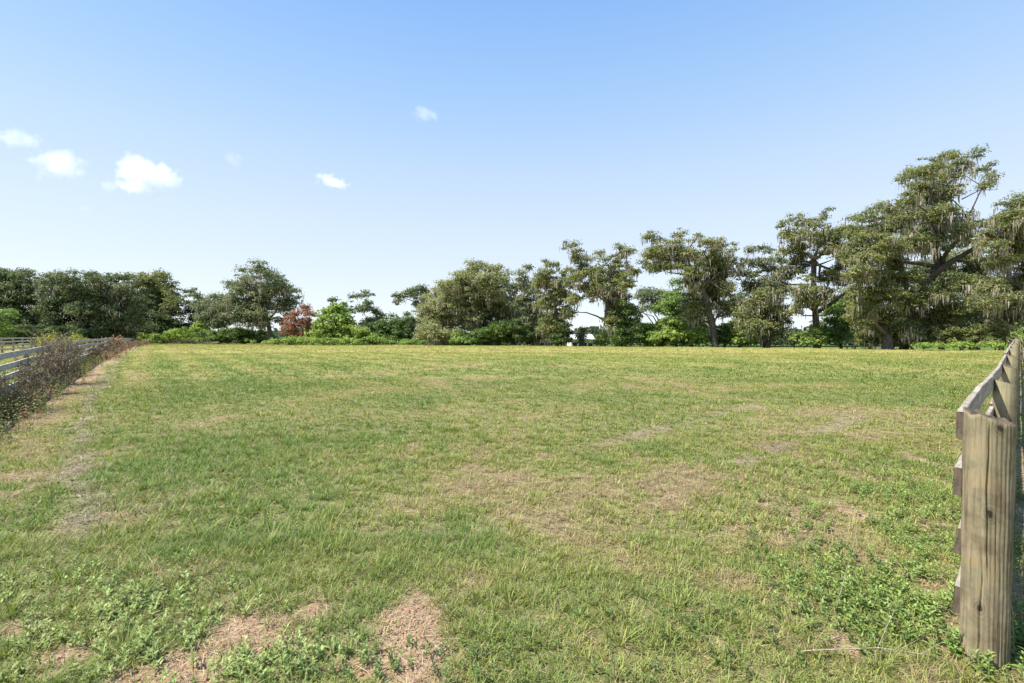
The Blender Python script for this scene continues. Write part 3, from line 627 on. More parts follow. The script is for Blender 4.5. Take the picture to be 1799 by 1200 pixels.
tree('oak_tree', 'tall lone oak with a ragged crown and pale trunk left of the red brown tree', 'tree', 106, 475, [(432, 476, 10, 6), (455, 472, 16, 8), (474, 482, 18, 9), (492, 494, 12, 8), (414, 502, 14, 11), (440, 500, 24, 14), (476, 505, 24, 15), (508, 515, 15, 10), (522, 528, 10, 10), (426, 528, 26, 15), (462, 530, 24, 18), (498, 538, 20, 14), (425, 552, 24, 13), (455, 560, 22, 14), (500, 560, 14, 10), (540, 545, 9, 10)], 'grey', .55, .5, GL, trunk=[(474, 585), (470, 562)])
tree('dead_tree', 'red brown tree with dead leaves beside the bright green bush', 'tree', 99, 530, [(530, 543, 12, 9), (516, 560, 16, 12), (540, 565, 13, 15), (524, 582, 22, 13), (498, 574, 12, 10), (545, 585, 10, 12)], 'red', 0, .25, subk=1.2, dens=.8)
tree('leafy_tree', 'big leaved bright green small tree right of the red brown tree', 'tree', 93, 588, [(590, 541, 16, 7), (573, 556, 16, 10), (606, 556, 16, 13), (588, 574, 28, 17), (612, 582, 16, 13), (568, 586, 18, 13), (592, 595, 34, 8), (590, 560, 24, 16)], 'bright', 0, .2, leaf=1.5)
tree('oak_tree', 'dark sparse oak rising behind the bright green small tree', 'tree', 116, 636, [(580, 528, 11, 6), (604, 534, 16, 7), (622, 522, 9, 6), (642, 520, 12, 7), (653, 532, 10, 9), (632, 540, 18, 9), (658, 550, 12, 10), (605, 548, 22, 10), (650, 568, 18, 12), (668, 560, 10, 8)], 'dark', .3, .35, GL, subk=1.5, dens=.75)
tree('oak_tree', 'dark oak leaning out over the gap, left of the yellowish mossy oak', 'tree', 100, 752, [(702, 520, 11, 6), (716, 514, 13, 7), (735, 510, 13, 7), (745, 518, 12, 10), (722, 524, 16, 6), (740, 534, 12, 10), (750, 550, 10, 12), (700, 530, 7, 6)], 'dark', .6, .35, GL, subk=1.4, limbs=[(0, [(752, 575), (742, 548), (728, 530), (708, 522)], .22)])
# central and right mossy oaks
tree('oak_tree', 'broad oak with a yellowish drooping left flank, centre of the tree line', 'tree', 86, 855, [(840, 470, 22, 8), (868, 474, 20, 8), (812, 484, 18, 10), (846, 488, 28, 12), (882, 488, 15, 12), (788, 500, 20, 11), (826, 508, 32, 16), (872, 512, 26, 18), (764, 522, 18, 13), (798, 530, 32, 18), (748, 544, 15, 14), (778, 556, 30, 18), (742, 570, 10, 18), (770, 586, 32, 14), (762, 540, 20, 14), (768, 562, 24, 14), (742, 594, 12, 8), (820, 556, 26, 20)], 'yellow', .6, .5, GR)
tree('oak_tree', 'shaded oak between the yellowish oak and the ragged mossy oaks', 'tree', 90, 880, [(850, 535, 30, 18), (890, 525, 18, 18), (885, 555, 24, 20), (840, 572, 28, 18), (878, 585, 26, 14), (905, 545, 14, 14)], 'olive', .7, .5, GR)
tree('oak_tree', 'slim ragged mossy oak right of the broad yellowish oak', 'tree', 82, 935, [(923, 470, 8, 6), (918, 484, 14, 9), (940, 494, 14, 10), (912, 505, 18, 13), (936, 518, 16, 12), (915, 535, 18, 13), (938, 548, 14, 12), (924, 566, 18, 12), (930, 588, 20, 10)], 'grey', .9, .3, GR, subk=1.2)
tree('oak_tree', 'narrow mossy oak left of the tall forked mossy oak', 'tree', 77, 978, [(956, 460, 9, 7), (972, 468, 14, 9), (995, 478, 14, 10), (962, 484, 18, 12), (985, 498, 20, 14), (955, 505, 14, 14), (970, 575, 22, 14), (985, 590, 20, 9), (970, 520, 20, 12), (1000, 520, 13, 13), (962, 538, 16, 12), (990, 548, 16, 12), (975, 565, 18, 12)], 'olive', .9, .35, GR, subk=1.2, trunk=[(980, 575), (975, 540)])
tree('oak_tree', 'tall mossy oak with antler like top and a dark leaning trunk', 'tree', 72, 1090, [(1003, 436, 13, 8), (1012, 450, 14, 9), (1052, 445, 7, 7), (1060, 460, 10, 10), (1088, 434, 9, 7), (1101, 444, 8, 5), (1086, 452, 12, 12), (1025, 464, 16, 11), (1045, 478, 18, 12), (1080, 474, 20, 14), (1104, 478, 9, 10), (1014, 484, 15, 11), (1055, 500, 26, 14), (1096, 500, 16, 16), (1022, 505, 15, 10), (1042, 520, 14, 9), (1010, 525, 11, 10), (1085, 545, 20, 16), (1078, 562, 14, 14), (1110, 550, 12, 14), (1085, 525, 20, 16), (1118, 474, 6, 8)], 'olive', .95, .45, GR, trunk=[(1082, 590), (1066, 560), (1068, 528)], limbs=[(0, [(1066, 566), (1050, 556), (1030, 549), (1010, 549)], .16), (0, [(1086, 590), (1096, 550), (1088, 505)], .3)], subk=1.2)
tree('ivy_clump', 'dark green ivy wrapped round the foot of the forked oak', 'ivy', 70.5, 1098, [(1095, 550, 16, 18), (1104, 570, 18, 16), (1100, 590, 24, 14), (1080, 575, 10, 14)], 'ivy', .1, .15)
tree('oak_tree', 'small far mossy oak seen through the gap right of the forked oak', 'tree', 92, 1158, [(1145, 516, 22, 8), (1128, 528, 14, 9), (1168, 520, 14, 8), (1150, 534, 20, 9), (1126, 545, 12, 9)], 'grey', .8, .3, GR, limbs=[(0, [(1158, 575), (1148, 556), (1125, 548)], .14)])
tree('leafy_tree', 'mid green small tree standing behind the bright shrubs', 'tree', 76, 1188, [(1195, 500, 12, 8), (1190, 520, 18, 12), (1178, 538, 24, 14), (1192, 556, 24, 12)], 'green', .25, .2, GR)
tree('oak_tree', 'spreading mossy oak with bare dark trunk base and overhanging left limbs', 'tree', 67, 1258, [(1143, 416, 13, 7), (1158, 422, 13, 9), (1190, 414, 14, 8), (1180, 430, 18, 9), (1224, 420, 14, 8), (1244, 430, 14, 9), (1272, 430, 16, 9), (1145, 442, 18, 11), (1170, 452, 24, 13), (1208, 446, 22, 14), (1244, 452, 24, 15), (1280, 450, 14, 14), (1136, 464, 13, 11), (1165, 472, 22, 9), (1215, 475, 20, 13), (1262, 476, 24, 15), (1290, 474, 9, 12), (1222, 500, 18, 15), (1256, 500, 22, 16), (1278, 512, 13, 14), (1218, 524, 18, 13), (1252, 525, 22, 14), (1210, 548, 14, 14), (1285, 540, 12, 12), (1232, 562, 14, 10), (1230, 545, 18, 12), (1270, 545, 14, 12)], 'olive', .9, .45, GR, trunk=[(1252, 570), (1240, 525), (1228, 495)], limbs=[(.5, [(1230, 500), (1205, 482), (1175, 478)], .2), (.5, [(1235, 510), (1262, 480), (1290, 470), (1310, 500)], .2)], subk=1.1)
tree('oak_tree', 'oak reaching left towards the spreading oak on crooked moss hung limbs', 'tree', 68, 1345, [(1325, 440, 12, 8), (1342, 440, 12, 8), (1310, 460, 13, 9), (1335, 462, 18, 12), (1356, 472, 12, 12), (1316, 482, 15, 10), (1348, 494, 18, 12), (1325, 505, 18, 11), (1365, 510, 14, 12)], 'grey', .95, .35, GR, limbs=[(0, [(1345, 530), (1330, 500), (1312, 478)], .16), (0, [(1420, 500), (1385, 500), (1350, 492), (1325, 478)], .15)], subk=1.2)
tree('oak_tree', 'low bushy oak with moss to the ground, right of the bare trunk', 'tree', 64, 1350, [(1328, 530, 22, 12), (1355, 530, 22, 12), (1312, 550, 18, 14), (1340, 555, 28, 16), (1372, 552, 16, 16), (1325, 575, 22, 14), (1358, 580, 24, 14), (1350, 515, 18, 12)], 'olive', .8, .35, GR, mossL=1.6)
tree('oak_tree', 'tall mossy oak with a straight bare stem in its open crown', 'tree', 62, 1436, [(1452, 371, 9, 8), (1392, 386, 14, 8), (1410, 392, 13, 8), (1378, 396, 10, 8), (1436, 396, 16, 9), (1384, 412, 14, 11), (1412, 412, 18, 11), (1444, 415, 18, 12), (1468, 415, 14, 11), (1398, 432, 18, 12), (1458, 436, 20, 13), (1480, 440, 13, 14), (1376, 452, 13, 12), (1404, 458, 18, 12), (1478, 465, 16, 14), (1460, 478, 14, 12), (1390, 482, 18, 12), (1410, 510, 18, 12), (1450, 512, 12, 10), (1380, 508, 12, 12), (1487, 492, 10, 12), (1432, 534, 18, 9), (1412, 530, 14, 10), (1455, 528, 14, 10), (1425, 500, 12, 12), (1445, 490, 10, 10), (1400, 545, 10, 10)], 'olive', .95, .42, GR, trunk=[(1434, 570), (1432, 535), (1430, 495), (1430, 455)], limbs=[(-.5, [(1434, 550), (1462, 532), (1496, 505), (1506, 495)], .26), (0, [(1432, 545), (1405, 515), (1375, 500), (1348, 492)], .24), (0, [(1430, 468), (1448, 462), (1465, 455)], .14)], subk=1.1)
tree('oak_tree', 'huge oak towering over the others with a high ragged top at the right', 'tree', 55, 1592, [(1640, 282, 16, 7), (1665, 274, 18, 8), (1690, 278, 16, 7), (1714, 274, 13, 6), (1602, 305, 16, 9), (1625, 300, 18, 12), (1655, 300, 22, 11), (1688, 300, 18, 10), (1720, 296, 12, 8), (1742, 294, 10, 8), (1738, 312, 10, 10), (1728, 328, 10, 8), (1585, 312, 9, 7), (1612, 328, 20, 12), (1650, 326, 24, 12), (1632, 348, 26, 13), (1665, 345, 16, 9), (1592, 352, 18, 11), (1568, 368, 18, 11), (1540, 366, 13, 8), (1600, 376, 26, 14), (1640, 376, 26, 14), (1672, 376, 13, 10), (1525, 388, 18, 11), (1498, 384, 13, 8), (1484, 402, 13, 11), (1560, 396, 26, 14), (1510, 412, 20, 14), (1605, 404, 28, 15), (1652, 405, 26, 14), (1700, 384, 18, 9), (1728, 392, 14, 9), (1694, 404, 22, 12), (1545, 424, 26, 15), (1590, 432, 28, 14), (1635, 432, 24, 12), (1500, 440, 18, 15), (1530, 452, 24, 14), (1570, 460, 24, 13)], 'olive', .75, .6, GR, trunk=[(1598, 540), (1620, 500), (1650, 468)], limbs=[(-2.5, [(1620, 500), (1655, 466), (1685, 445), (1716, 424)], .42), (-2.2, [(1670, 456), (1690, 462), (1712, 490)], .15), (-2, [(1596, 520), (1572, 445), (1548, 420), (1515, 420)], .28), (0, [(1655, 466), (1640, 420), (1640, 350), (1690, 300)], .28), (-1.5, [(1690, 350), (1715, 336), (1738, 338)], .07)], mossL=1.5)
tree('oak_tree', 'lower dense oak mass filling the space under the huge oak', 'tree', 52.5, 1560, [(1505, 480, 18, 16), (1540, 485, 24, 15), (1585, 490, 24, 14), (1518, 515, 22, 18), (1560, 520, 28, 18), (1605, 520, 26, 16), (1640, 515, 22, 16), (1660, 540, 26, 18), (1510, 550, 20, 18), (1550, 555, 28, 18), (1610, 555, 28, 18), (1650, 568, 28, 16), (1575, 580, 36, 14)], 'olive', .5, .5, GR, mossL=1.1, dens=1.15)
tree('oak_tree', 'mossy oak cut off by the right edge of the picture behind the fence end', 'tree', 50, 1830, [(1776, 362, 16, 10), (1800, 356, 20, 12), (1750, 380, 16, 10), (1786, 386, 28, 14), (1826, 380, 26, 18), (1762, 408, 24, 13), (1805, 412, 28, 16), (1742, 430, 18, 10), (1780, 438, 26, 13), (1825, 445, 30, 18), (1765, 462, 22, 10), (1810, 475, 30, 14), (1745, 500, 22, 12), (1790, 512, 30, 14), (1835, 520, 30, 24), (1740, 530, 22, 14), (1785, 548, 30, 16)], 'olive', .85, .55, GR, mossL=1.5, limbs=[(-1, [(1830, 490), (1800, 478), (1760, 490), (1722, 480)], .16), (-1, [(1830, 540), (1790, 520), (1735, 535), (1728, 560), (1755, 580)], .14)])
tree('oak_tree', 'dark shaded oak behind, between the huge oak and the right edge oak', 'tree', 66, 1715, [(1705, 425, 22, 12), (1700, 450, 24, 13), (1735, 460, 22, 14), (1700, 500, 26, 16), (1745, 545, 32, 18), (1700, 545, 30, 18), (1690, 580, 30, 14), (1790, 580, 40, 14)], 'olive', .6, .4, GR)
tree('leafy_tree', 'dark green round tree low behind the tall oak with the straight stem', 'tree', 66, 1478, [(1472, 545, 20, 11), (1495, 540, 13, 11), (1456, 562, 18, 14), (1490, 564, 22, 15), (1470, 585, 30, 14), (1444, 585, 13, 13)], 'green', .1, .25, GR)
# background row of oaks closing the tree line low down
for i_, (px_, D_, w_, top_, k_, lb) in enumerate([
    (705, 125, 22, 548, 'dark', 'dark distant oak in the dip left of the broad yellowish oak'),
    (905, 108, 24, 520, 'grey', 'grey distant oak seen behind the shaded and slim oaks'),
    (952, 112, 22, 530, 'olive', 'distant oak behind the gap left of the narrow mossy oak'),
    (1215, 100, 26, 520, 'dark', 'dark distant oak behind the bare trunk of the spreading oak'),
    (1300, 98, 24, 515, 'dark', 'dark distant oak showing between the bare trunk and the low bushy oak'),
    (1500, 92, 30, 500, 'grey', 'grey distant oak behind the left flank of the huge oak'),
    (1655, 70, 55, 455, 'dark', 'dark distant oak behind the limb of the huge oak'),
    (1760, 78, 45, 485, 'dark', 'dark distant oak behind the right edge oak')]):
    pf = [(px_+random.uniform(-.5, .5)*w_, top_+8, w_*.5, 8), (px_-w_*.5, top_+20, w_*.6, 14), (px_+w_*.5, top_+22, w_*.6, 14), (px_, top_+38, w_*.9, 16), (px_-w_*.4, 582, w_*.7, 14), (px_+w_*.5, 580, w_*.7, 14)]
    tree('oak_tree', lb, 'tree', D_, px_, pf, k_, .4, .35, 'distant oaks behind the tree line')
# bushes
def bush(label, D, puffs, kind, name='bush', **kw):
    b = sum(p[0] for p in puffs)/len(puffs); kw.setdefault('tr', .08); kw.setdefault('subk', 2.2)
    return tree(name, label, 'bush', D, b, puffs, kind, kw.pop('moss', 0), group=GB, **kw)
bush('bright green shrub under the left side of the small far mossy oak', 72, [(1135, 580, 16, 14), (1150, 592, 22, 12)], 'bright')
bush('largest bright green shrub, wide and lit, left of the bare oak trunk', 70, [(1172, 568, 18, 9), (1192, 576, 20, 11), (1165, 590, 26, 12), (1202, 594, 20, 10)], 'bright', leaf=1.3)
bush('small bright shrub touching the left side of the bare oak trunk', 68, [(1225, 586, 15, 9), (1232, 597, 18, 8)], 'bright', leaf=1.3)
bush('dark shrub touching the right side of the bare oak trunk', 68, [(1272, 578, 13, 12), (1276, 595, 16, 10)], 'ivy')
bush('bright shrub between the bare oak trunk and the low bushy oak', 66, [(1300, 578, 15, 10), (1308, 594, 20, 11)], 'bright', leaf=1.3)
bush('small bright shrub left of the straight stemmed oak trunk', 60, [(1406, 594, 11, 9), (1422, 600, 10, 6)], 'bright')
bush('leafy vine climbing the foot of the straight stemmed oak', 60.5, [(1432, 580, 8, 14), (1440, 597, 14, 9)], 'bright', moss=.1)
bush('olive shrub with moss, left of the big round bush', 57, [(1530, 585, 20, 11), (1530, 598, 22, 9)], 'olive', moss=.5)
bush('big round olive bush at the field edge under the huge oak', 54, [(1596, 574, 18, 10), (1588, 592, 26, 14), (1616, 590, 20, 14)], 'yellow', leaf=.9)
bush('grey green bush right of the big round olive bush', 53, [(1648, 586, 22, 13), (1655, 600, 26, 8)], 'olive', leaf=.9)
bush('loose light green bush further right beneath the shaded oak', 52, [(1710, 582, 18, 12), (1700, 597, 24, 9)], 'olive')
bush('bush just left of the far end of the right fence', 50, [(1752, 586, 18, 14), (1745, 600, 22, 8)], 'olive')
bush('yellow green bush behind the far end of the right fence, at the picture edge', 38, [(1800, 585, 10, 14), (1806, 606, 12, 12)], 'bright')
bush('dark leafy bush beneath the broad yellowish oak', 82, [(880, 580, 24, 14), (850, 590, 20, 12), (900, 592, 16, 10)], 'ivy')
bush('very dark bush under the slim ragged mossy oak', 80, [(915, 578, 18, 14), (930, 592, 18, 10)], 'deep')
bush('small pale bush right of the slim ragged oak', 80, [(948, 585, 8, 10), (952, 596, 10, 6)], 'grey')
bush('dark bush at the foot of the narrow mossy oak', 76, [(988, 580, 14, 14), (985, 596, 20, 8)], 'deep')
bush('sunlit shrub left of the leaning trunk of the forked oak', 73, [(1060, 586, 9, 12), (1055, 598, 14, 6)], 'green')
bush('low green shrub below the yellowish flank of the broad oak', 82, [(802, 594, 20, 9), (820, 598, 18, 6)], 'green')
bush('left of three dark green bushes in the dip left of the broad oak', 104, [(655, 580, 15, 11), (650, 594, 18, 8)], 'deep')
bush('middle of three dark green bushes in the dip left of the broad oak', 103, [(685, 572, 18, 10), (690, 588, 24, 13)], 'ivy')
bush('right of three dark green bushes, against the broad oak', 102, [(718, 568, 13, 10), (728, 585, 16, 16), (742, 560, 10, 14)], 'deep')
bush('bright green vine mound right of the big leaved small tree', 90, [(636, 584, 18, 8), (645, 595, 24, 9), (665, 602, 14, 4)], 'bright')
bush('bright low vine mound in front of the red brown tree', 90, [(490, 602, 26, 5), (530, 600, 26, 6), (570, 601, 26, 6), (612, 602, 24, 6)], 'bright')
bush('layered green hedge left of the tall lone oak trunk', 109, [(375, 590, 28, 7), (410, 588, 28, 9), (445, 590, 24, 8), (400, 598, 50, 5), (445, 600, 26, 4)], 'ivy')
bush('bright yellow green bush below the thin dark tree', 118, [(356, 575, 16, 8), (340, 585, 22, 8), (322, 588, 18, 7)], 'bright')
bush('green low brush at the right foot of the left grove', 120, [(300, 592, 26, 6), (285, 598, 26, 3), (330, 598, 28, 3)], 'bright')
bush('dark brush filling the foot of the left grove', 92, [(60, 585, 30, 12), (110, 588, 30, 11), (160, 590, 30, 9), (10, 588, 30, 11)], 'deep')
bush('small pale green bush beside the end of the left fence', 112, [(246, 590, 7, 5), (250, 595, 7, 4)], 'bright')
bush('low line of green growth before the three dark bushes', 94, [(680, 602, 26, 3), (720, 603, 26, 3), (760, 603, 22, 3)], 'green')
bush('green weed bank along the foot of the right hand trees', 48, [(1640, 608, 26, 4), (1690, 608, 28, 4), (1735, 608, 22, 5)], 'bright')
# dead snag
tree('dead_snag', 'short mossy dead trunk stub by the white shed', 'dead tree', 78, 1022, [(1024, 582, 4, 5), (1020, 592, 7, 5), (1018, 600, 9, 5)], 'olive', .1, .42, trunk=[(1022, 592), (1024, 577)], limbs=[(0, [(1024, 590), (1032, 592), (1040, 600)], .09)])
# far wood
def far_wood():
    P = []; NN = []; S = []; CC = []
    for px_ in np.arange(-200, 2000, 6.5):
        D = 185+rng.normal()*14; top = (578 if px_ < 1100 else 571)+rng.normal()*3-6*math.sin(px_*.013)
        n = 130; x = at(px_, D)+rng.normal(0, 1.6, n); z = (600-top)*D/F*(rng.random(n)**.6)+1.7; y = D+rng.normal(0, 2.5, n)
        P.append(np.stack([x, y, z-1.3], 1)); e = rng.normal(size=(n, 3))+np.array([0, -.3, .5]); NN.append(e/np.linalg.norm(e, axis=1)[:, None]); S.append(.6+.6*rng.random(n)); v = rng.random()*.6+rng.random((n, 1))*.4; CC.append(np.array((.05, .08, .035))*(1-v)+np.array((.11, .14, .07))*v)
    V, Q, cc = quads_leaf(np.concatenate(P), np.concatenate(NN), np.concatenate(S), np.concatenate(CC)); link_ = link('far_wood', mesh_np('far_wood', V, Q, None, cc), M_leaf)
    tag(link_, 'distant line of woodland beyond the oaks', 'woodland', kind='stuff')
far_wood()

# ---------------------------------------------------------------- white roofed buildings far behind
def house(label, px0, px1, D, eave, ridge, wallm, roofm, wallz=-.6):
    x0, x1 = at(px0, D), at(px1, D); cx = (x0+x1)/2; w_ = x1-x0; g = gz1(cx, D)-.1; r = empty('low_house', (cx, D, g)); tag(r, label, 'house')
    h = eave-g; rh = ridge-eave; dp = 8
    m = MB(); m.box((0, 0, h/2), w_-.8, dp-1, h); m.build('wall', wallm, r)
    m = MB(); ov = .4
    a = math.atan2(rh, dp/2); L = math.hypot(rh, dp/2)+ov
    for s in (-1, 1):
        R = Euler((s*a*-1, 0, 0)).to_matrix(); m.box((0, s*(dp/4+.12), h+rh/2-.03), w_, L, .08, Euler((-s*a, 0, 0)).to_matrix())
    m.build('roof', roofm, r)
    for k in (-.28, .1, .33):
        f = MB(); f.box((k*w_, -(dp-1)/2-.02, h*.55), 1.0, .06, .9); wd = f.build('window', M_frame, r); p = MB(); p.box((k*w_, -(dp-1)/2-.06, h*.55), .85, .03, .75); p.build('pane', M_glass, wd)
M_frame = plainmat('white_frame', (.7, .7, .68)); M_glass = plainmat('dark_glass', (.03, .04, .05), .1)
M_roof = plainmat('metal_roof', (.72, .73, .75), .45, 0, 2, .1); M_wall = plainmat('brown_wall', (.16, .11, .09), .8); M_white = plainmat('white_wall', (.7, .7, .68), .7)
house('far low house with pale metal roof and brown wall between the trunks', 925, 968, 105, 2.2, 3.4, M_wall, M_roof)
house('far white shed with pale metal roof beside the mossy stub', 996, 1040, 98, 2.2, 3.1, M_white, M_roof)

# ---------------------------------------------------------------- dead brush along the left fence
def twig_bush(label, x, y, h, w_, n, m=None, name='dead_bush', leaves=0, lcol=(.16, .08, .045), group='dead brush along the left fence', cat='bush', rad=.012):
    g = gz1(x, y)-.03; root = empty(name, (x, y, g)); tag(root, label, cat, group); mb = MB(); tips = []
    for i in range(n):
        a = random.uniform(0, 6.28); sp = random.uniform(.1, 1)*w_*.5; hh = h*random.uniform(.45, 1.0)*(1-.35*sp/(w_*.5)); b = (random.gauss(0, .12)*w_, random.gauss(0, .12)*w_, 0)
        p1 = (b[0]+math.cos(a)*sp*.35, b[1]+math.sin(a)*sp*.35, hh*.45); p2 = (b[0]+math.cos(a)*sp, b[1]+math.sin(a)*sp, hh)
        mb.tube([b, p1, p2], [rad, rad*.7, rad*.3], 4, False)
        for k in range(7):
            t = random.uniform(.25, .95); q = Vector(p1).lerp(Vector(p2), t) if t > .4 else Vector(b).lerp(Vector(p1), t*2.4); a2 = random.uniform(0, 6.28); l = h*random.uniform(.08, .24); e = q+Vector((math.cos(a2)*l*.7, math.sin(a2)*l*.7, l*random.uniform(.3, 1)))
            mb.tube([q, q.lerp(e, .5)+Vector((0, 0, -.02)), e], [rad*.5, rad*.4, rad*.25], 3, False); tips += [e, q.lerp(e, .5), q]
    mb.build('stems', m or M_twig, root)
    if leaves:
        T_ = np.array([tuple(random.choice(tips)) for _ in range(leaves)])+rng.normal(0, .035, (leaves, 3)); T_[:, 2] = np.maximum(T_[:, 2], .05); e = rng.normal(size=(leaves, 3)); e /= np.linalg.norm(e, axis=1)[:, None]
        c = np.array(lcol)*(.5+rng.random((leaves, 1))); V, Q, cc = quads_leaf(T_, e, (.016+.02*rng.random(leaves))*(1+y/40), c, .5); link('dead_leaves', mesh_np('leaves', V, Q, None, cc), M_leaf, root)
def fx(px_, off):   # point on the left fence line seen at photo column px_, moved off metres into the field
    a = (px_-899.5)/F; D = 3.7/(-a-.75); return a*D+off*.8, D+off*.6
for px_, off, h, w_, n, lv, lc, lb in [
    (-30, .5, 1.2, 1.6, 26, 900, (.14, .08, .05), 'brown dead brush at the left picture edge before the near fence'),
    (28, .45, 1.35, 1.5, 30, 700, (.15, .09, .06), 'ragged dead bush on the fence, first fully seen from the left'),
    (62, .5, 1.9, 2.1, 44, 500, (.17, .09, .06), 'tallest bare dead bush standing over the near left fence'),
    (95, .4, 1.6, 1.6, 26, 600, (.17, .10, .06), 'bare dead bush leaning over the rails right of the tallest one'),
    (152, .5, 1.4, 1.9, 34, 900, (.15, .08, .06), 'dark brown dead bush hiding the rails past the open stretch of fence'),
    (172, .5, 1.6, 2.4, 40, 900, (.15, .08, .05), 'wide brown dead bush in the middle of the left fence'),
    (186, .3, 1.7, 2.6, 36, 900, (.17, .09, .06), 'brown dead bush just before the red bush on the fence'),
    (197, .2, 2.1, 2.6, 40, 2600, (.42, .19, .11), 'red brown dead bush with leaves rising over the fence top'),
    (208, .6, 1.3, 4, 40, 1500, (.15, .08, .06), 'low brown brush beyond the red bush'),
    (218, .6, 1.2, 5, 44, 1500, (.16, .09, .07), 'dark brown brush along the far third of the left fence'),
    (228, .9, 1.4, 6, 44, 2200, (.30, .14, .08), 'rusty brush near the far end of the left fence'),
    (236, 1.0, 1.2, 8, 50, 2400, (.14, .08, .06), 'farthest brown brush at the end of the left fence')]:
    x, y = fx(px_, off); twig_bush(lb, x, y, h*(1.08 if px_ < 100 else .85), w_*.9, int(n*(1.05 if px_ < 100 else .6)), leaves=int(lv*.35), lcol=(lc[0]*1.2+.02, lc[1]*1.45+.02, lc[2]*1.4+.015), rad=.009+.0007*y)
# goldenrod-like yellow green plants behind the near left fence
for px_, D, h, w_, lb in [(95, 34, 1.9, 2.6, 'tall yellow green weed clump between the two left fences'), (134, 44, 1.8, 1.3, 'slim yellow green weed between the two left fences')]:
    x = at(px_, D); twig_bush(lb, x, D, h, w_, 60, m=M_pale, name='weed_clump', leaves=3200, lcol=(.34, .34, .06), group='tall weeds between the left fences', cat='plant', rad=.012)
# bramble at the fence foot
def bramble(label, pxs, n, h, col, ls=.06, sd_=.45):
    xs, ys, hs, cs = [], [], [], []
    for i in range(n):
        px_ = random.uniform(*pxs); x, y = fx(px_, random.gauss(.38, sd_*.65)); xs.append(x); ys.append(y); hs.append(h*random.uniform(.4, 1.3)); cs.append(np.array(col)*random.uniform(.6, 1.3) if random.random() < .6 else np.array((.24, .165, .09))*random.uniform(.6, 1.5))
    V, Q, T, c = weed_arrays(xs, ys, hs, [ls*random.uniform(.7, 1.3) for _ in xs], [ls*.55]*n, cs, 6)
    o = link('bramble', mesh_np('bramble', V, Q, T, c), M_weed); tag(o, label, 'bramble', kind='stuff')
bramble('green and brown bramble at the foot of the near left fence', (-70, 105), 1500, .38, (.11, .17, .05), .07)
bramble('brown and green bramble nearest the camera at the left fence', (-330, -70), 900, .34, (.15, .17, .06), .06)
bramble('low green bramble under the open stretch of the left fence', (95, 160), 700, .35, (.16, .22, .06), .09)
bramble('brown undergrowth along the far part of the left fence', (150, 236), 1500, .40, (.15, .09, .05), .12, .6)
# pale twigs
twig_bush('pale bare twigs sticking up at the far end of the right fence', -.17+1.05*30+.2, 30, 2.0, 1.4, 9, M_pale, 'bare_twigs', group=None, cat='twigs', rad=.02)
def stalks(label, items, name='dry_stalk'):
    for lb, p, q, r in items:
        mb = MB(); P0 = Vector(p); P1 = Vector(q); m1 = P0.lerp(P1, .5)+Vector((.02, .01, .03)); mb.tube([P0, P0.lerp(m1, .5), m1, m1.lerp(P1, .5), P1], [r, r*.9, r*.8, r*.65, r*.4], 6)
        for k in (.4, .62, .8):
            s = P0.lerp(P1, k)+Vector((.01, .005, .02)); e = s+(P1-P0).normalized()*.12+Vector((random.uniform(-.06, .06), .02, random.uniform(.03, .09))); mb.tube([s, e], [r*.5, r*.2], 4)
        o = mb.build(name, M_pale, smooth=True); tag(o, lb, 'stalk')
stalks('', [('long dry stalk lying on the ground at the lower right', (1.55, 2.58, .05), (2.28, 2.50, .06), .0035), ('thin pale stalk standing by the right side of the near post', (2.72, 2.62, 0), (2.66, 2.6, .42), .004), ('dry brown stalk leaning up beside the lower rails of the near post', (2.0, 3.0, 0), (2.25, 3.15, .5), .002), ('short pale stalk crossing the weeds left of the near post', (1.9, 2.55, .02), (2.2, 2.75, .22), .002)])

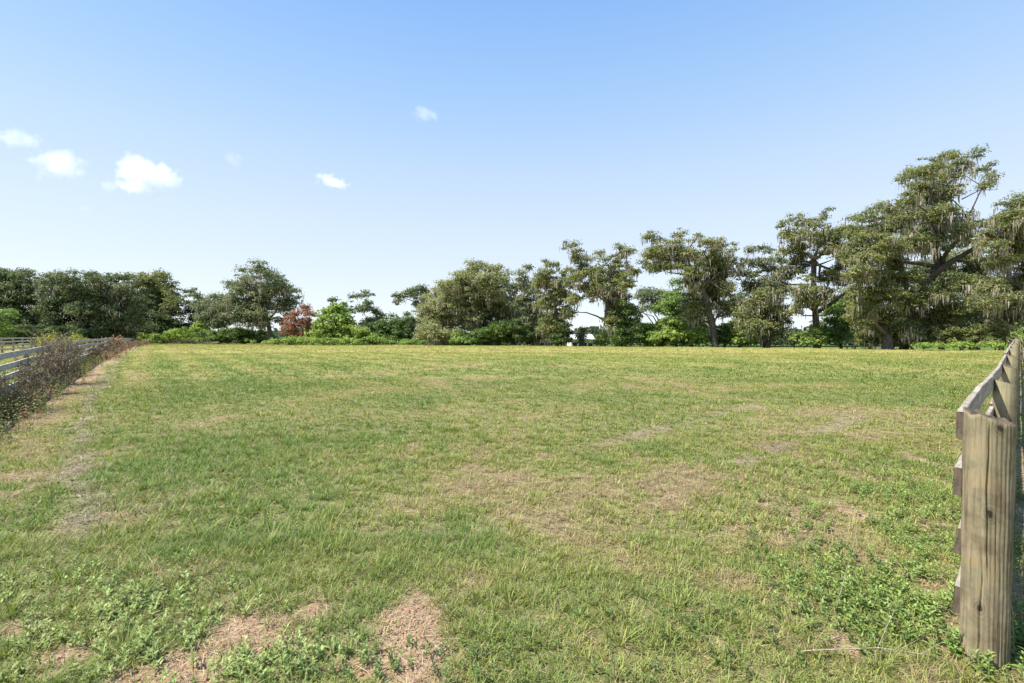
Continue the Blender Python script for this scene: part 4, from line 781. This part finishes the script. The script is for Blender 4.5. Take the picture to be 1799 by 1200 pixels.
# ---------------------------------------------------------------- clouds
def cloud(label, px_, py_, rx, ry, dens, seed, thr=.42, D=1500, tilt=0):
    rx *= 1.12; ry *= 1.12; thr -= .02; k = D/F; V = []; mb = bpy.data.meshes.new('cloud'); import bmesh
    bm = bmesh.new(); bmesh.ops.create_icosphere(bm, subdivisions=4, radius=1.0); bm.to_mesh(mb); bm.free()
    m, ns, ln = mat('cloud_vapour'); ns.remove(ns['Principled BSDF']); out = ns['Material Output']
    pv = N(ns, 'ShaderNodeVolumePrincipled'); pv.inputs['Color'].default_value = (1, 1, 1, 1); pv.inputs['Anisotropy'].default_value = .35
    tc = N(ns, 'ShaderNodeTexCoord'); le = N(ns, 'ShaderNodeVectorMath', operation='LENGTH'); ln.new(tc.outputs['Object'], le.inputs[0])
    mp = N(ns, 'ShaderNodeMapping'); mp.inputs['Location'].default_value = (seed*3.1, seed*1.7, seed); mp.inputs['Scale'].default_value = (rx/ry*.75, 1, .9); ln.new(tc.outputs['Object'], mp.inputs[0])
    no = N(ns, 'ShaderNodeTexNoise'); no.inputs['Scale'].default_value = 1.9; no.inputs['Detail'].default_value = 8; no.inputs['Roughness'].default_value = .68; ln.new(mp.outputs[0], no.inputs[0])
    fa = N(ns, 'ShaderNodeMapRange'); fa.inputs['From Min'].default_value = .15; fa.inputs['From Max'].default_value = 1; fa.inputs['To Min'].default_value = .30; fa.inputs['To Max'].default_value = -.5; ln.new(le.outputs['Value'], fa.inputs[0])
    ad = N(ns, 'ShaderNodeMath', operation='ADD'); ct = N(ns, 'ShaderNodeMath', operation='MULTIPLY_ADD'); ct.inputs[1].default_value = 2.0; ct.inputs[2].default_value = -.5; ln.new(no.outputs[0], ct.inputs[0]); ln.new(ct.outputs[0], ad.inputs[0]); ln.new(fa.outputs[0], ad.inputs[1])
    mr = N(ns, 'ShaderNodeMapRange'); mr.inputs['From Min'].default_value = thr; mr.inputs['From Max'].default_value = thr+.3; mr.inputs['To Min'].default_value = 0; mr.inputs['To Max'].default_value = dens; ln.new(ad.outputs[0], mr.inputs[0])
    ln.new(mr.outputs[0], pv.inputs['Density']); ln.new(pv.outputs[0], out.inputs['Volume'])
    o = link('cloud', mb, m); o.location = (at(px_, D), D, (600-py_)*k+CAM_H); o.scale = (rx*k, max(rx, ry)*k*.6, ry*k); o.rotation_euler = (0, tilt, 0)
    tag(o, label, 'cloud', 'small clouds low in the left sky')
cloud('brightest dense white puffy cloud, right of the paler puff', 256, 310, 66, 44, .035, 1, .40)
cloud('paler puffy cloud left of the brightest one', 104, 288, 62, 42, .011, 2, .42)
cloud('faint torn cloud at the left edge of the sky', 30, 243, 52, 24, .007, 3, .44)
cloud('small slanting white cloud alone right of the brightest cloud', 584, 320, 44, 17, .028, 4, .44, tilt=.25)
cloud('highest thin wispy cloud, above the middle left of the sky', 745, 199, 42, 19, .008, 5, .46, tilt=.3)
cloud('faint wisp just left below the brightest cloud', 192, 327, 26, 16, .008, 6, .46)
cloud('tiny faint wisp below the paler puff', 148, 368, 16, 12, .006, 7, .46)
cloud('barely visible wisp between the brightest and the slanting cloud', 410, 278, 34, 20, .0035, 8, .46, tilt=.4)
